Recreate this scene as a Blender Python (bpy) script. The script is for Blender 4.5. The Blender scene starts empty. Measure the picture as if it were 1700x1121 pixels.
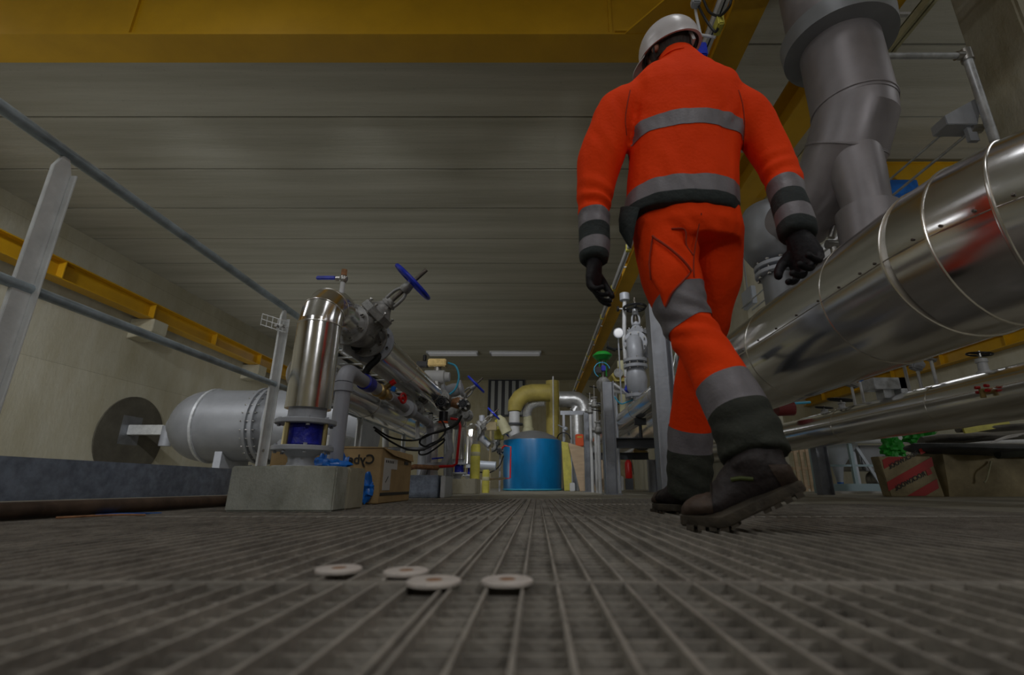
import bpy, bmesh, math, random
from mathutils import Vector, Matrix, Quaternion, noise
random.seed(7)
PI = math.pi
D_ = bpy.data
SC = bpy.context.scene
COL = SC.collection

# ------------------------------------------------------------------ camera, world, exposure
PITCH = math.atan((807 - 560.5) / 800.0)
CH = 0.10
cs, sn = math.cos(PITCH), math.sin(PITCH)
cam_d = D_.cameras.new('camera')
cam = D_.objects.new('camera', cam_d)
COL.objects.link(cam)
cam.location = (0, 0, CH)
cam.rotation_euler = (PI / 2 + PITCH, 0, 0)
cam_d.sensor_width = 36
cam_d.lens = 800 / 1700 * 36
cam_d.shift_x = -(892 - 850) / 1700
cam_d.clip_start = 0.02
cam_d.clip_end = 200
cam_d.dof.use_dof = True
cam_d.dof.focus_distance = 3.2
cam_d.dof.aperture_fstop = 3.5
SC.camera = cam

SC.view_settings.view_transform = 'Standard'
SC.view_settings.look = 'None'
SC.view_settings.exposure = -3.5
SC.view_settings.gamma = 1
SC.view_settings.use_curve_mapping = False

world = D_.worlds.new('world')
SC.world = world
world.use_nodes = True
world.node_tree.nodes['Background'].inputs[0].default_value = (0.8, 0.85, 1, 1)
world.node_tree.nodes['Background'].inputs[1].default_value = 0.02

CEIL = 5.10


def lamp(x, y, w, sx=0.42, sy=1.88, z=None, color=(0.97, 0.98, 1.0)):
    l = D_.lights.new('lamp_light', 'AREA')
    l.shape = 'RECTANGLE'
    l.size = sx
    l.size_y = sy
    l.energy = w
    l.color = color
    o = D_.objects.new('lamp_light', l)
    COL.objects.link(o)
    o.location = (x, y, (CEIL - 0.115) if z is None else z)
    return o


# x, y, watts, runs across the hall?
LAMPS = [(-3.2, 1.2, 210, 0), (0.9, 0.4, 220, 0), (-3.2, -3.5, 170, 0), (0.9, -3.4, 190, 0), (-7.2, 2.0, 260, 0),
         (6.2, 1.6, 150, 0), (9.8, 3.6, 150, 0), (6.4, 9.3, 160, 0), (9.8, 12.5, 160, 0), (9.8, 18.5, 120, 0), (5.2, -3.2, 200, 0)]
LAMPS_X = [(-0.85, 18.2, 110, 1), (-3.3, 18.2, 110, 1), (-6.6, 18.2, 110, 1)]


# fill lights added on floor stands out of the picture: position, aim point, watts, size
FILL_LIGHTS = [((-3.4, -4.2, 3.3), (-4.0, 5.0, 5.1), 380, 0.7, 'added fill lamp on a tripod behind the camera on the left'),
          ((2.6, -4.6, 3.5), (0.4, 2.5, 2.6), 380, 0.5, 'added fill lamp on a tripod behind the camera on the right'),
          ((-6.6, 3.4, 0.6), (-4.5, 7.5, 5.1), 260, 0.6, 'added fill lamp on a low stand beyond the left railing'),
          ((7.8, 2.0, 0.6), (8.0, 6.5, 5.1), 420, 0.6, 'added fill lamp on a low stand in the right bay'),
          ((-6.9, 12.2, 0.45), (-3.5, 15.0, 5.1), 330, 0.6, 'added fill lamp on a low stand far behind the horizontal tank')]
# more fill lights added out of sight on the backs of the two crane girders
for i_, x_ in enumerate((-7.6, -5.0, -2.4, 0.4)):
    FILL_LIGHTS.append(((x_, 4.12, 4.66), (x_ - 0.6, 11.0, 0.6), 270, 0.4, 'added fill lamp on the hidden side of the yellow girder, %s' % ('nearest the left wall', 'left of the middle', 'above the left plant', 'nearest the cable track')[i_]))
for i_, x_ in enumerate((5.0, 9.5)):
    FILL_LIGHTS.append(((x_, 6.85, 4.62), (x_, 14.0, 2.0), 260, 0.4, 'added fill lamp on the hidden side of the right bay girder, the %s one' % ('nearer' if i_ == 0 else 'farther')))
for (p_, q_, w_, s_, lb_) in FILL_LIGHTS:
    l = lamp(p_[0], p_[1], w_, s_, s_ * 0.6, p_[2])
    d_ = Vector(q_) - Vector(p_)
    l.rotation_euler = d_.to_track_quat('-Z', 'Y').to_euler()
    l.location = Vector(p_) + d_.normalized() * 0.012
    if p_[2] > 4:
        l.data.spread = math.radians(92)


def P(u, v, D):
    a = (u - 892) / 800.0
    b = (560.5 - v) / 800.0
    Y = cs - b * sn
    Z = sn + b * cs
    t = D / Y
    return Vector((a * t, D, CH + Z * t))


def PX(u, v, X):
    a = (u - 892) / 800.0
    b = (560.5 - v) / 800.0
    t = X / a
    return Vector((X, t * (cs - b * sn), CH + t * (sn + b * cs)))


# ------------------------------------------------------------------ materials
MATS = {}


def mat(name, col, rough=0.5, metal=0.0, bump=0.0, bscale=40, var=0.0, vscale=3.0, stretch=(1, 1, 1), emis=None,
        estr=0.0, col2=None, coords='Object', rvar=0.0, spec=None, sheen=0.0, alpha=None):
    m = D_.materials.new(name)
    m.use_nodes = True
    nt = m.node_tree
    N, L = nt.nodes, nt.links
    bs = N['Principled BSDF']
    bs.inputs['Base Color'].default_value = (*col, 1)
    bs.inputs['Roughness'].default_value = rough
    bs.inputs['Metallic'].default_value = metal
    if spec is not None:
        bs.inputs['Specular IOR Level'].default_value = spec
    if sheen:
        bs.inputs['Sheen Weight'].default_value = sheen
    if emis:
        bs.inputs['Emission Color'].default_value = (*emis, 1)
        bs.inputs['Emission Strength'].default_value = estr
    tc = N.new('ShaderNodeTexCoord')
    mp = N.new('ShaderNodeMapping')
    mp.inputs['Scale'].default_value = stretch
    L.new(tc.outputs[coords], mp.inputs[0])
    n1 = N.new('ShaderNodeTexNoise')
    n1.inputs['Scale'].default_value = vscale
    n1.inputs['Detail'].default_value = 8
    n1.inputs['Roughness'].default_value = 0.62
    L.new(mp.outputs[0], n1.inputs[0])
    if var > 0 or col2:
        r = N.new('ShaderNodeValToRGB')
        c2 = col2 if col2 else tuple(min(1, c * (1 + var)) for c in col)
        c1 = col if col2 else tuple(c * (1 - var) for c in col)
        r.color_ramp.elements[0].position = 0.36
        r.color_ramp.elements[1].position = 0.64
        r.color_ramp.elements[0].color = (*c1, 1)
        r.color_ramp.elements[1].color = (*c2, 1)
        L.new(n1.outputs[0], r.inputs[0])
        L.new(r.outputs[0], bs.inputs['Base Color'])
    if rvar > 0:
        mr = N.new('ShaderNodeMapRange')
        mr.inputs[1].default_value = 0.3
        mr.inputs[2].default_value = 0.7
        mr.inputs[3].default_value = max(0.02, rough - rvar)
        mr.inputs[4].default_value = rough + rvar
        L.new(n1.outputs[0], mr.inputs[0])
        L.new(mr.outputs[0], bs.inputs['Roughness'])
    if bump > 0:
        n2 = N.new('ShaderNodeTexNoise')
        n2.inputs['Scale'].default_value = bscale
        n2.inputs['Detail'].default_value = 5
        L.new(mp.outputs[0], n2.inputs[0])
        bp = N.new('ShaderNodeBump')
        bp.inputs['Strength'].default_value = bump
        bp.inputs['Distance'].default_value = 0.01
        L.new(n2.outputs[0], bp.inputs['Height'])
        L.new(bp.outputs[0], bs.inputs['Normal'])
    MATS[name] = m
    return m


def concrete(name, c1, c2, stain, sc=(1, 1, 1), panel=None, bump=0.25):
    """cast concrete: broad mottling, streaks running along one direction, pores, optional formwork joints"""
    m = D_.materials.new(name)
    m.use_nodes = True
    nt = m.node_tree
    N, L = nt.nodes, nt.links
    bs = N['Principled BSDF']
    bs.inputs['Roughness'].default_value = 0.82
    tc = N.new('ShaderNodeTexCoord')

    def nz(scale, stretch, det=8, ro=0.6):
        mp = N.new('ShaderNodeMapping')
        mp.inputs['Scale'].default_value = stretch
        L.new(tc.outputs['Object'], mp.inputs[0])
        n = N.new('ShaderNodeTexNoise')
        n.inputs['Scale'].default_value = scale
        n.inputs['Detail'].default_value = det
        n.inputs['Roughness'].default_value = ro
        L.new(mp.outputs[0], n.inputs[0])
        return n.outputs[0]

    def ramp(src, p0, p1, a, b):
        r = N.new('ShaderNodeValToRGB')
        r.color_ramp.elements[0].position = p0
        r.color_ramp.elements[1].position = p1
        r.color_ramp.elements[0].color = (*a, 1)
        r.color_ramp.elements[1].color = (*b, 1)
        L.new(src, r.inputs[0])
        return r.outputs[0]

    def mix(fac, a, b, mode='MIX', f=None):
        x = N.new('ShaderNodeMix')
        x.data_type = 'RGBA'
        x.blend_type = mode
        if f is not None:
            x.inputs[0].default_value = f
        else:
            L.new(fac, x.inputs[0])
        L.new(a, x.inputs[6])
        L.new(b, x.inputs[7])
        return x.outputs[2]
    broad = ramp(nz(0.55, sc), 0.35, 0.65, c1, c2)
    streak = nz(1.6, tuple(s * q for s, q in zip(sc, (1, 1, 1))), 10, 0.7)
    st = ramp(streak, 0.4, 0.72, (1, 1, 1), stain)
    c = mix(None, broad, st, 'MULTIPLY', 0.85)
    pores = ramp(nz(28, (1, 1, 1), 3), 0.27, 0.36, (0.7, 0.7, 0.7), (1, 1, 1))
    c = mix(None, c, pores, 'MULTIPLY', 0.6)
    h = nz(22, sc, 6)
    if panel:
        br = N.new('ShaderNodeTexBrick')
        br.offset = 0
        br.inputs['Scale'].default_value = 1
        br.inputs['Mortar Size'].default_value = 0.006
        br.inputs['Mortar Smooth'].default_value = 0.3
        br.inputs['Brick Width'].default_value = panel[0]
        br.inputs['Row Height'].default_value = panel[1]
        br.inputs['Color1'].default_value = (1, 1, 1, 1)
        br.inputs['Color2'].default_value = (0.86, 0.86, 0.84, 1)
        br.inputs['Mortar'].default_value = (0.62, 0.6, 0.56, 1)
        mp = N.new('ShaderNodeMapping')
        mp.vector_type = 'TEXTURE'
        mp.inputs['Rotation'].default_value = panel[2]
        L.new(tc.outputs['Object'], mp.inputs[0])
        L.new(mp.outputs[0], br.inputs[0])
        c = mix(None, c, br.outputs[0], 'MULTIPLY', 0.8)
    L.new(c, bs.inputs['Base Color'])
    bp = N.new('ShaderNodeBump')
    bp.inputs['Strength'].default_value = bump
    bp.inputs['Distance'].default_value = 0.02
    L.new(h, bp.inputs['Height'])
    L.new(bp.outputs[0], bs.inputs['Normal'])
    MATS[name] = m
    return m


concrete('ceiling_concrete', (0.43, 0.42, 0.35), (0.54, 0.53, 0.45), (0.70, 0.69, 0.64), (0.12, 2.2, 1))
concrete('wall_concrete', (0.54, 0.52, 0.41), (0.68, 0.66, 0.55), (0.76, 0.71, 0.58), (1, 0.8, 0.3), (2.4, 1.25, (0, PI / 2, PI / 2)))
concrete('back_concrete', (0.40, 0.36, 0.24), (0.50, 0.46, 0.32), (0.70, 0.66, 0.52), (1, 1, 0.5), (2.4, 1.25, (PI / 2, 0, 0)))
concrete('floor_concrete', (0.30, 0.28, 0.22), (0.46, 0.43, 0.35), (0.5, 0.48, 0.42), (1.3, 1.3, 1))
concrete('column_concrete', (0.40, 0.38, 0.30), (0.55, 0.52, 0.42), (0.62, 0.57, 0.42), (1.6, 1.6, 0.7))
concrete('plinth_concrete', (0.34, 0.35, 0.31), (0.50, 0.51, 0.45), (0.5, 0.5, 0.42), (5, 5, 3))
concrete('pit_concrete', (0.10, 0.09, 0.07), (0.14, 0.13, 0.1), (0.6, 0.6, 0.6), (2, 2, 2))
mat('grating_steel', (0.39, 0.36, 0.315), 0.6, 0.2, 0.25, 120, 0.28, 9)
mat('galvanised', (0.56, 0.58, 0.60), 0.42, 0.5, 0.12, 60, 0.16, 14, rvar=0.1)
mat('galvanised_bright', (0.74, 0.76, 0.76), 0.45, 0.2, 0.1, 60, 0.12, 10, rvar=0.08)
mat('rail_steel', (0.42, 0.50, 0.56), 0.4, 0.4, 0.12, 50, 0.25, 8, rvar=0.1)
mat('toe_plate_steel', (0.29, 0.34, 0.43), 0.55, 0.45, 0.15, 40, 0.22, 26)
mat('kerb_pipe_brown', (0.10, 0.065, 0.045), 0.5, 0.3, 0.15, 40, 0.4, 8)
mat('aluminium', (0.90, 0.90, 0.91), 0.17, 1.0, 0.02, 3, 0.04, 4, stretch=(3, 0.35, 3), rvar=0.035)
mat('aluminium_matte', (0.70, 0.72, 0.74), 0.33, 0.95, 0.04, 6, 0.07, 5, rvar=0.08)
mat('aluminium_seam', (0.92, 0.90, 0.86), 0.25, 1.0)
mat('duct_grey', (0.28, 0.26, 0.27), 0.45, 0.45, 0.07, 14, 0.13, 3, rvar=0.1)
mat('duct_rim', (0.25, 0.26, 0.275), 0.45, 0.35, 0.05, 14, 0.1, 3)
mat('beam_yellow', (0.60, 0.335, 0.008), 0.42, 0.0, 0.04, 12, 0.08, 1.5)
mat('beam_yellow_edge', (0.48, 0.26, 0.01), 0.5)
mat('cast_iron', (0.33, 0.33, 0.32), 0.5, 0.55, 0.3, 45, 0.25, 16)
mat('bolt_steel', (0.45, 0.44, 0.42), 0.35, 0.9)
mat('stem_steel', (0.16, 0.14, 0.12), 0.4, 0.8, 0.5, 200)
mat('blue_paint', (0.012, 0.035, 0.52), 0.35, 0, 0.05, 40, 0.2, 20)
mat('blue_cast', (0.012, 0.02, 0.40), 0.4, 0, 0.3, 60, 0.4, 20)
mat('brass', (0.45, 0.33, 0.14), 0.35, 0.9, 0.1, 60, 0.2, 20)
mat('gold_rod', (0.50, 0.42, 0.20), 0.35, 0.9)
mat('red_paint', (0.55, 0.01, 0.01), 0.4)
mat('black_rubber', (0.012, 0.012, 0.013), 0.5)
mat('black_iron', (0.02, 0.02, 0.022), 0.35, 0.3)
mat('dark_grey', (0.06, 0.065, 0.075), 0.55)
mat('pvc_grey', (0.33, 0.34, 0.38), 0.42, 0, 0.03, 20, 0.06, 6)
mat('white_paint', (0.62, 0.63, 0.64), 0.4, 0, 0.05, 20, 0.06, 8)
mat('grey_paint', (0.40, 0.42, 0.46), 0.45, 0.1, 0.05, 20, 0.08, 8)
mat('post_steel', (0.30, 0.315, 0.345), 0.42, 0.6, 0.08, 30, 0.14, 5, rvar=0.1)
mat('cardboard', (0.44, 0.30, 0.14), 0.85, 0, 0.15, 60, 0.12, 5)
mat('cardboard_worn', (0.34, 0.28, 0.16), 0.85, 0, 0.3, 30, 0.22, 5)
mat('tape_black', (0.04, 0.035, 0.03), 0.5)
mat('label_white', (0.62, 0.60, 0.57), 0.7)
mat('ink_black', (0.03, 0.028, 0.025), 0.6)
mat('ink_red', (0.45, 0.025, 0.02), 0.6)
mat('blue_plastic', (0.01, 0.16, 0.62), 0.3, 0, 0.3, 25, 0.3, 6)
mat('tank_blue', (0.0, 0.17, 0.42), 0.32, 0, 0.25, 3.0, 0.22, 2.2, stretch=(1, 1, 0.4))
mat('insulation_olive', (0.42, 0.34, 0.08), 0.6, 0, 0.15, 12, 0.15, 4)
mat('insulation_yellow', (0.55, 0.50, 0.08), 0.6, 0, 0.4, 10, 0.2, 6)
mat('insulation_pale', (0.50, 0.48, 0.30), 0.6, 0, 0.2, 12, 0.15, 4)
mat('foil', (0.70, 0.71, 0.72), 0.35, 0.7, 0.6, 24, 0.1, 9)
mat('plywood', (0.50, 0.37, 0.24), 0.7, 0, 0.1, 12, 0.1, 3, stretch=(1, 1, 6))
mat('wood_dark', (0.22, 0.14, 0.06), 0.7, 0, 0.1, 12, 0.2, 6)
mat('orange_plastic', (0.80, 0.10, 0.01), 0.45)
mat('green_paint', (0.01, 0.30, 0.03), 0.4)
mat('green_bag', (0.02, 0.36, 0.03), 0.5, 0, 0.4, 16, 0.3, 6)
mat('dark_red', (0.16, 0.008, 0.008), 0.45)
mat('red_tube', (0.70, 0.01, 0.015), 0.35)
mat('light_blue_tube', (0.05, 0.40, 0.62), 0.35)
mat('pale_blue', (0.36, 0.50, 0.56), 0.5)
mat('hopper_grey', (0.50, 0.55, 0.62), 0.4, 0.2, 0.05, 8, 0.1, 2)
mat('tarp_dark', (0.045, 0.05, 0.055), 0.6, 0, 0.5, 12, 0.3, 6)
mat('tarp_grey', (0.15, 0.14, 0.12), 0.6, 0, 0.5, 14, 0.3, 6)
mat('disc_steel', (0.66, 0.60, 0.55), 0.65, 0.1, 0.3, 90, 0.12, 30)
mat('rust', (0.34, 0.17, 0.08), 0.8, 0, 0.3, 90, 0.3, 30)
mat('tube_light', (0.9, 0.9, 0.9), 0.5, emis=(0.80, 0.84, 1.0), estr=0.5)
mat('work_light', (0.9, 0.9, 0.9), 0.5, emis=(0.9, 0.93, 1.0), estr=3)
mat('louvre_dark', (0.008, 0.008, 0.01), 0.5)
mat('louvre_slat', (0.34, 0.35, 0.33), 0.5, 0.1)
# person
mat('hivis_orange', (1.0, 0.058, 0.004), 0.8, 0, 0.22, 90, 0.07, 5, spec=0.12)
mat('reflective_grey', (0.20, 0.185, 0.20), 0.5, 0.1, 0.15, 120, 0.07, 14)
mat('dark_cloth', (0.028, 0.036, 0.036), 0.85, 0, 0.4, 60, 0.25, 8)
mat('olive_cloth', (0.034, 0.038, 0.028), 0.85, 0, 0.4, 60, 0.3, 8)
mat('glove_black', (0.011, 0.010, 0.012), 0.6, 0, 0.3, 80, spec=0.25)
mat('skin', (0.34, 0.15, 0.10), 0.55, 0, 0.1, 60)
mat('hair_dark', (0.03, 0.018, 0.013), 0.7, 0, 0.8, 90, 0.4, 40, stretch=(1, 1, 0.15))
mat('helmet_white', (0.66, 0.63, 0.64), 0.3, 0, 0.02, 6)
mat('boot_leather', (0.026, 0.019, 0.019), 0.6, 0, 0.4, 50, 0.4, 9)
mat('boot_toe', (0.065, 0.042, 0.030), 0.6, 0, 0.4, 50, 0.3, 12)
mat('boot_sole', (0.060, 0.048, 0.033), 0.8, 0, 0.5, 40, 0.35, 20)
mat('boot_trim', (0.06, 0.075, 0.012), 0.6)
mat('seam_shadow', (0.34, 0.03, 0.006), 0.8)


# ------------------------------------------------------------------ mesh helpers
def frame(d):
    d = Vector(d).normalized()
    up = Vector((0, 0, 1)) if abs(d.z) < 0.9 else Vector((0, 1, 0))
    a = d.cross(up).normalized()
    return a, a.cross(d).normalized(), d


class MB:
    def __init__(s):
        s.v, s.f = [], []

    def add(s, vs, fs):
        n = len(s.v)
        s.v += [Vector(p) for p in vs]
        s.f += [tuple(i + n for i in f) for f in fs]
        return s

    def box(s, x0, x1, y0, y1, z0, z1):
        return s.add([(x, y, z) for x in (x0, x1) for y in (y0, y1) for z in (z0, z1)],
                     [(0, 1, 3, 2), (4, 6, 7, 5), (0, 4, 5, 1), (2, 3, 7, 6), (0, 2, 6, 4), (1, 5, 7, 3)])

    def cbox(s, c, sz, M=None):
        M = M or Matrix.Identity(3)
        c = Vector(c)
        vs = [c + M @ Vector((x * sz[0] / 2, y * sz[1] / 2, z * sz[2] / 2)) for x in (-1, 1) for y in (-1, 1) for z in (-1, 1)]
        return s.add(vs, [(0, 1, 3, 2), (4, 6, 7, 5), (0, 4, 5, 1), (2, 3, 7, 6), (0, 2, 6, 4), (1, 5, 7, 3)])

    def bar(s, a, b, w, h):
        a, b = Vector(a), Vector(b)
        x, y, d = frame(b - a)
        return s.cbox((a + b) / 2, (w, h, (b - a).length), Matrix((x, y, d)).transposed())

    def tube(s, pts, rad, n=16, cap=True, closed=False):
        pts = [Vector(p) for p in pts]
        k = len(pts)
        if not isinstance(rad, (list, tuple)):
            rad = [rad] * k
        rings = []
        px = None
        for i, p in enumerate(pts):
            if closed:
                d = pts[(i + 1) % k] - pts[i - 1]
            else:
                d = pts[min(i + 1, k - 1)] - pts[max(i - 1, 0)]
            d.normalize()
            if px is None:
                px = frame(d)[0]
            px = (px - d * px.dot(d))
            if px.length < 1e-6:
                px = frame(d)[0]
            px.normalize()
            py = d.cross(px)
            rings.append([p + (px * math.cos(2 * PI * j / n) + py * math.sin(2 * PI * j / n)) * rad[i] for j in range(n)])
        vs = [q for r in rings for q in r]
        fs = []
        for i in range(k if closed else k - 1):
            i2 = (i + 1) % k
            for j in range(n):
                j2 = (j + 1) % n
                fs.append((i * n + j, i * n + j2, i2 * n + j2, i2 * n + j))
        if cap and not closed:
            fs.append(tuple(reversed(range(n))))
            fs.append(tuple((k - 1) * n + j for j in range(n)))
        return s.add(vs, fs)

    def cyl(s, a, b, r, r2=None, n=20):
        return s.tube([a, b], [r, r if r2 is None else r2], n)

    def lathe(s, a, d, prof, n=24):
        """prof: (distance along axis, radius)"""
        a = Vector(a)
        x, y, d = frame(d)
        vs, fs = [], []
        for (h, r) in prof:
            vs += [a + d * h + (x * math.cos(2 * PI * j / n) + y * math.sin(2 * PI * j / n)) * max(r, 1e-5) for j in range(n)]
        k = len(prof)
        for i in range(k - 1):
            for j in range(n):
                j2 = (j + 1) % n
                fs.append((i * n + j, i * n + j2, (i + 1) * n + j2, (i + 1) * n + j))
        fs.append(tuple(reversed(range(n))))
        fs.append(tuple((k - 1) * n + j for j in range(n)))
        return s.add(vs, fs)

    def ring(s, c, axis, R, r, n=32, m=8, a0=0, a1=2 * PI):
        c = Vector(c)
        x, y, d = frame(axis)
        full = abs(a1 - a0 - 2 * PI) < 1e-6
        k = n if full else n + 1
        pts = [c + (x * math.cos(a0 + (a1 - a0) * i / n) + y * math.sin(a0 + (a1 - a0) * i / n)) * R for i in range(k)]
        return s.tube(pts, r, m, closed=full)

    def loft(s, rings, cap=True):
        n = len(rings[0])
        vs = [q for r in rings for q in r]
        fs = []
        for i in range(len(rings) - 1):
            for j in range(n):
                j2 = (j + 1) % n
                fs.append((i * n + j, i * n + j2, (i + 1) * n + j2, (i + 1) * n + j))
        if cap:
            fs.append(tuple(reversed(range(n))))
            fs.append(tuple((len(rings) - 1) * n + j for j in range(n)))
        return s.add(vs, fs)

    def ell(s, c, r, M=None, n=20, m=12):
        c = Vector(c)
        M = M or Matrix.Identity(3)
        rings = []
        for i in range(1, m):
            th = PI * i / m
            rings.append([c + M @ Vector((r[0] * math.sin(th) * math.cos(2 * PI * j / n), r[1] * math.sin(th) * math.sin(2 * PI * j / n), -r[2] * math.cos(th))) for j in range(n)])
        return s.loft(rings)

    def prism(s, pts, h):
        """closed outline (list of points), extruded by vector h"""
        pts = [Vector(p) for p in pts]
        h = Vector(h)
        n = len(pts)
        vs = pts + [p + h for p in pts]
        fs = [tuple(reversed(range(n))), tuple(range(n, 2 * n))]
        fs += [(i, (i + 1) % n, n + (i + 1) % n, n + i) for i in range(n)]
        return s.add(vs, fs)

    def bolts(s, c, axis, R, k, r, h, a0=0.0):
        c = Vector(c)
        x, y, d = frame(axis)
        for i in range(k):
            a = 2 * PI * (i + a0) / k
            p = c + (x * math.cos(a) + y * math.sin(a)) * R
            s.tube([p - d * h / 2, p + d * h / 2], r, 6)
        return s

    def bm(s, off=None):
        off = Vector(off) if off is not None else Vector((0, 0, 0))
        me = D_.meshes.new('m')
        me.from_pydata([tuple(p - off) for p in s.v], [], s.f)
        b = bmesh.new()
        b.from_mesh(me)
        bmesh.ops.recalc_face_normals(b, faces=b.faces)
        b.to_mesh(me)
        b.free()
        me.update()
        return me

    def build(s, name, m, parent=None, off=None, bevel=0.0, sharp=35, local=False):
        if off is None:
            off = (0, 0, 0)
            if parent is not None and not local:
                q = parent
                o2 = Vector((0, 0, 0))
                while q is not None:
                    o2 += q.location
                    q = q.parent
                off = o2
        me = s.bm(off)
        if bevel > 0:
            b = bmesh.new()
            b.from_mesh(me)
            bmesh.ops.bevel(b, geom=[e for e in b.edges if len(e.link_faces) == 2 and e.calc_face_angle(0) > 0.6], offset=bevel, segments=2, affect='EDGES', clamp_overlap=True)
            b.to_mesh(me)
            b.free()
        return link(name, me, m, parent, sharp)


def link(name, me, m, parent=None, sharp=35):
    me.name = name
    me.shade_smooth()
    me.set_sharp_from_angle(angle=math.radians(sharp))
    if not me.materials:
        for q in (m if isinstance(m, (list, tuple)) else [m]):
            me.materials.append(MATS[q] if isinstance(q, str) else q)
    o = D_.objects.new(name, me)
    COL.objects.link(o)
    if parent is not None:
        o.parent = parent
    return o


def tag(o, label, cat, group=None, kind=None):
    o['label'] = label
    o['category'] = cat
    if group:
        o['group'] = group
    if kind:
        o['kind'] = kind
    return o


def thing(name, label, cat, loc=(0, 0, 0), group=None):
    o = D_.objects.new(name, None)
    o.empty_display_size = 0.1
    COL.objects.link(o)
    o.location = loc
    return tag(o, label, cat, group)


def struct(name, mb, m, sharp=35, bevel=0):
    o = mb.build(name, m, sharp=sharp, bevel=bevel)
    o['kind'] = 'structure'
    return o


def copy_tree(o, parent=None):
    c = o.copy()
    COL.objects.link(c)
    c.parent = parent
    for ch in list(o.children):
        copy_tree(ch, c)
    return c


def dup(root, loc, label, rot=None, scale=None, group=None):
    c = copy_tree(root)
    c.location = loc
    if rot is not None:
        c.rotation_euler = rot
    if scale is not None:
        c.scale = (scale,) * 3
    c['label'] = label
    if group:
        c['group'] = group
    return c


def arc(c, a, b, R, n=10, t0=0.0, t1=PI / 2):
    """points on a quarter bend centred c, from direction a towards direction b"""
    c, a, b = Vector(c), Vector(a), Vector(b)
    return [c + (a * math.cos(t0 + (t1 - t0) * i / n) + b * math.sin(t0 + (t1 - t0) * i / n)) * R for i in range(n + 1)]


def catmull(pts, per=8):
    pts = [Vector(p) for p in pts]
    q = [pts[0] * 2 - pts[1]] + pts + [pts[-1] * 2 - pts[-2]]
    out = []
    for i in range(1, len(q) - 2):
        for k in range(per):
            t = k / per
            p0, p1, p2, p3 = q[i - 1], q[i], q[i + 1], q[i + 2]
            out.append(0.5 * ((2 * p1) + (p2 - p0) * t + (2 * p0 - 5 * p1 + 4 * p2 - p3) * t * t + (3 * p1 - p0 - 3 * p2 + p3) * t ** 3))
    out.append(pts[-1])
    return out


def text_mesh(body, size, mirrored=True, depth=0.0008, bold=True):
    """text lying in local XZ, readable from -Y, mirrored like the lettering in the photograph"""
    cu = D_.curves.new('txt', 'FONT')
    cu.body = body
    cu.size = size
    cu.extrude = depth
    if bold:
        cu.offset = size * 0.018
    o = D_.objects.new('txt', cu)
    COL.objects.link(o)
    dg = bpy.context.evaluated_depsgraph_get()
    me = D_.meshes.new_from_object(o.evaluated_get(dg))
    D_.objects.remove(o)
    w = max(v.co.x for v in me.vertices)
    for v in me.vertices:
        x, y, z = v.co
        v.co = ((w - x) if mirrored else x, -z, y)
    if mirrored:
        me.flip_normals()
    return me, w


def remesh(mb, voxel, smooth=6, fac=0.5, off=None):
    me = mb.bm(off)
    o = D_.objects.new('tmp', me)
    COL.objects.link(o)
    r = o.modifiers.new('r', 'REMESH')
    r.mode = 'VOXEL'
    r.voxel_size = voxel
    if smooth:
        q = o.modifiers.new('s', 'SMOOTH')
        q.factor = fac
        q.iterations = smooth
    dg = bpy.context.evaluated_depsgraph_get()
    out = D_.meshes.new_from_object(o.evaluated_get(dg))
    D_.objects.remove(o)
    out.materials.clear()
    return out
# ================================================================== THE SETTING
YB, YF = -6.0, 23.4          # rear and far wall
XL, XR = -9.4, 13.3
# floor slabs round the grating pit
fl = MB()
G = dict(x0=-1.66, x1=1.90)
fl.box(XL, G['x0'], YB, YF, -0.25, 0.0)
fl.box(G['x0'], G['x1'], YB, -0.63, -0.25, 0.0)
fl.box(G['x1'], XR, YB, YF, -0.25, 0.0)
fl.box(G['x0'], G['x1'], 4.19, YF, -0.25, 0.0)
fl.box(1.12, G['x1'], 2.99, 4.19, -0.25, 0.0)
struct('floor', fl, 'floor_concrete')
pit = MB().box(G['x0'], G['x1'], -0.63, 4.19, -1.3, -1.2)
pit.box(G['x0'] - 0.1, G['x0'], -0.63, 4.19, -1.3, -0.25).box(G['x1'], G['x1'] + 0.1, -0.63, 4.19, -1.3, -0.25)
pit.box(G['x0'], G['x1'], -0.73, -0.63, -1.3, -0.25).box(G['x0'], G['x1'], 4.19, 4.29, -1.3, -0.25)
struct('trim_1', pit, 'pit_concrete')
# ceiling of concrete planks with open joints
ce = MB()
y = 5.61 - 1.175 * 10
k = 0
while y < YF + 1.2:
    ce.box(XL - 0.3, XR + 0.3, y + 0.013, y + 1.162, CEIL, CEIL + 0.2)
    y += 1.175
ce.box(XL - 0.3, XR + 0.3, YB - 0.3, YF + 1.4, CEIL + 0.2, CEIL + 0.3)
struct('ceiling', ce, 'ceiling_concrete', bevel=0.006)
w = MB().box(XL - 0.3, XL, YB - 0.3, YF + 0.3, -0.3, CEIL)
struct('wall_left', w, 'wall_concrete')
w = MB().box(XR, XR + 0.3, YB - 0.3, YF + 0.3, -0.3, CEIL)
struct('wall_right', w, 'wall_concrete')
w = MB().box(XL, XR, YB - 0.3, YB, -0.3, CEIL)
struct('wall_rear', w, 'back_concrete')
w = MB().box(3.25, 3.55, 7.0, YF, 0, CEIL)
struct('wall_middle', w, 'wall_concrete')
w = MB().box(XL, XR, YF, YF + 0.3, -0.3, CEIL)
struct('wall_far', w, 'back_concrete')
c = MB().box(3.62, 4.6, 2.74, 3.18, 0, CEIL)
o = struct('trim_2', c, 'column_concrete', bevel=0.02)
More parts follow.
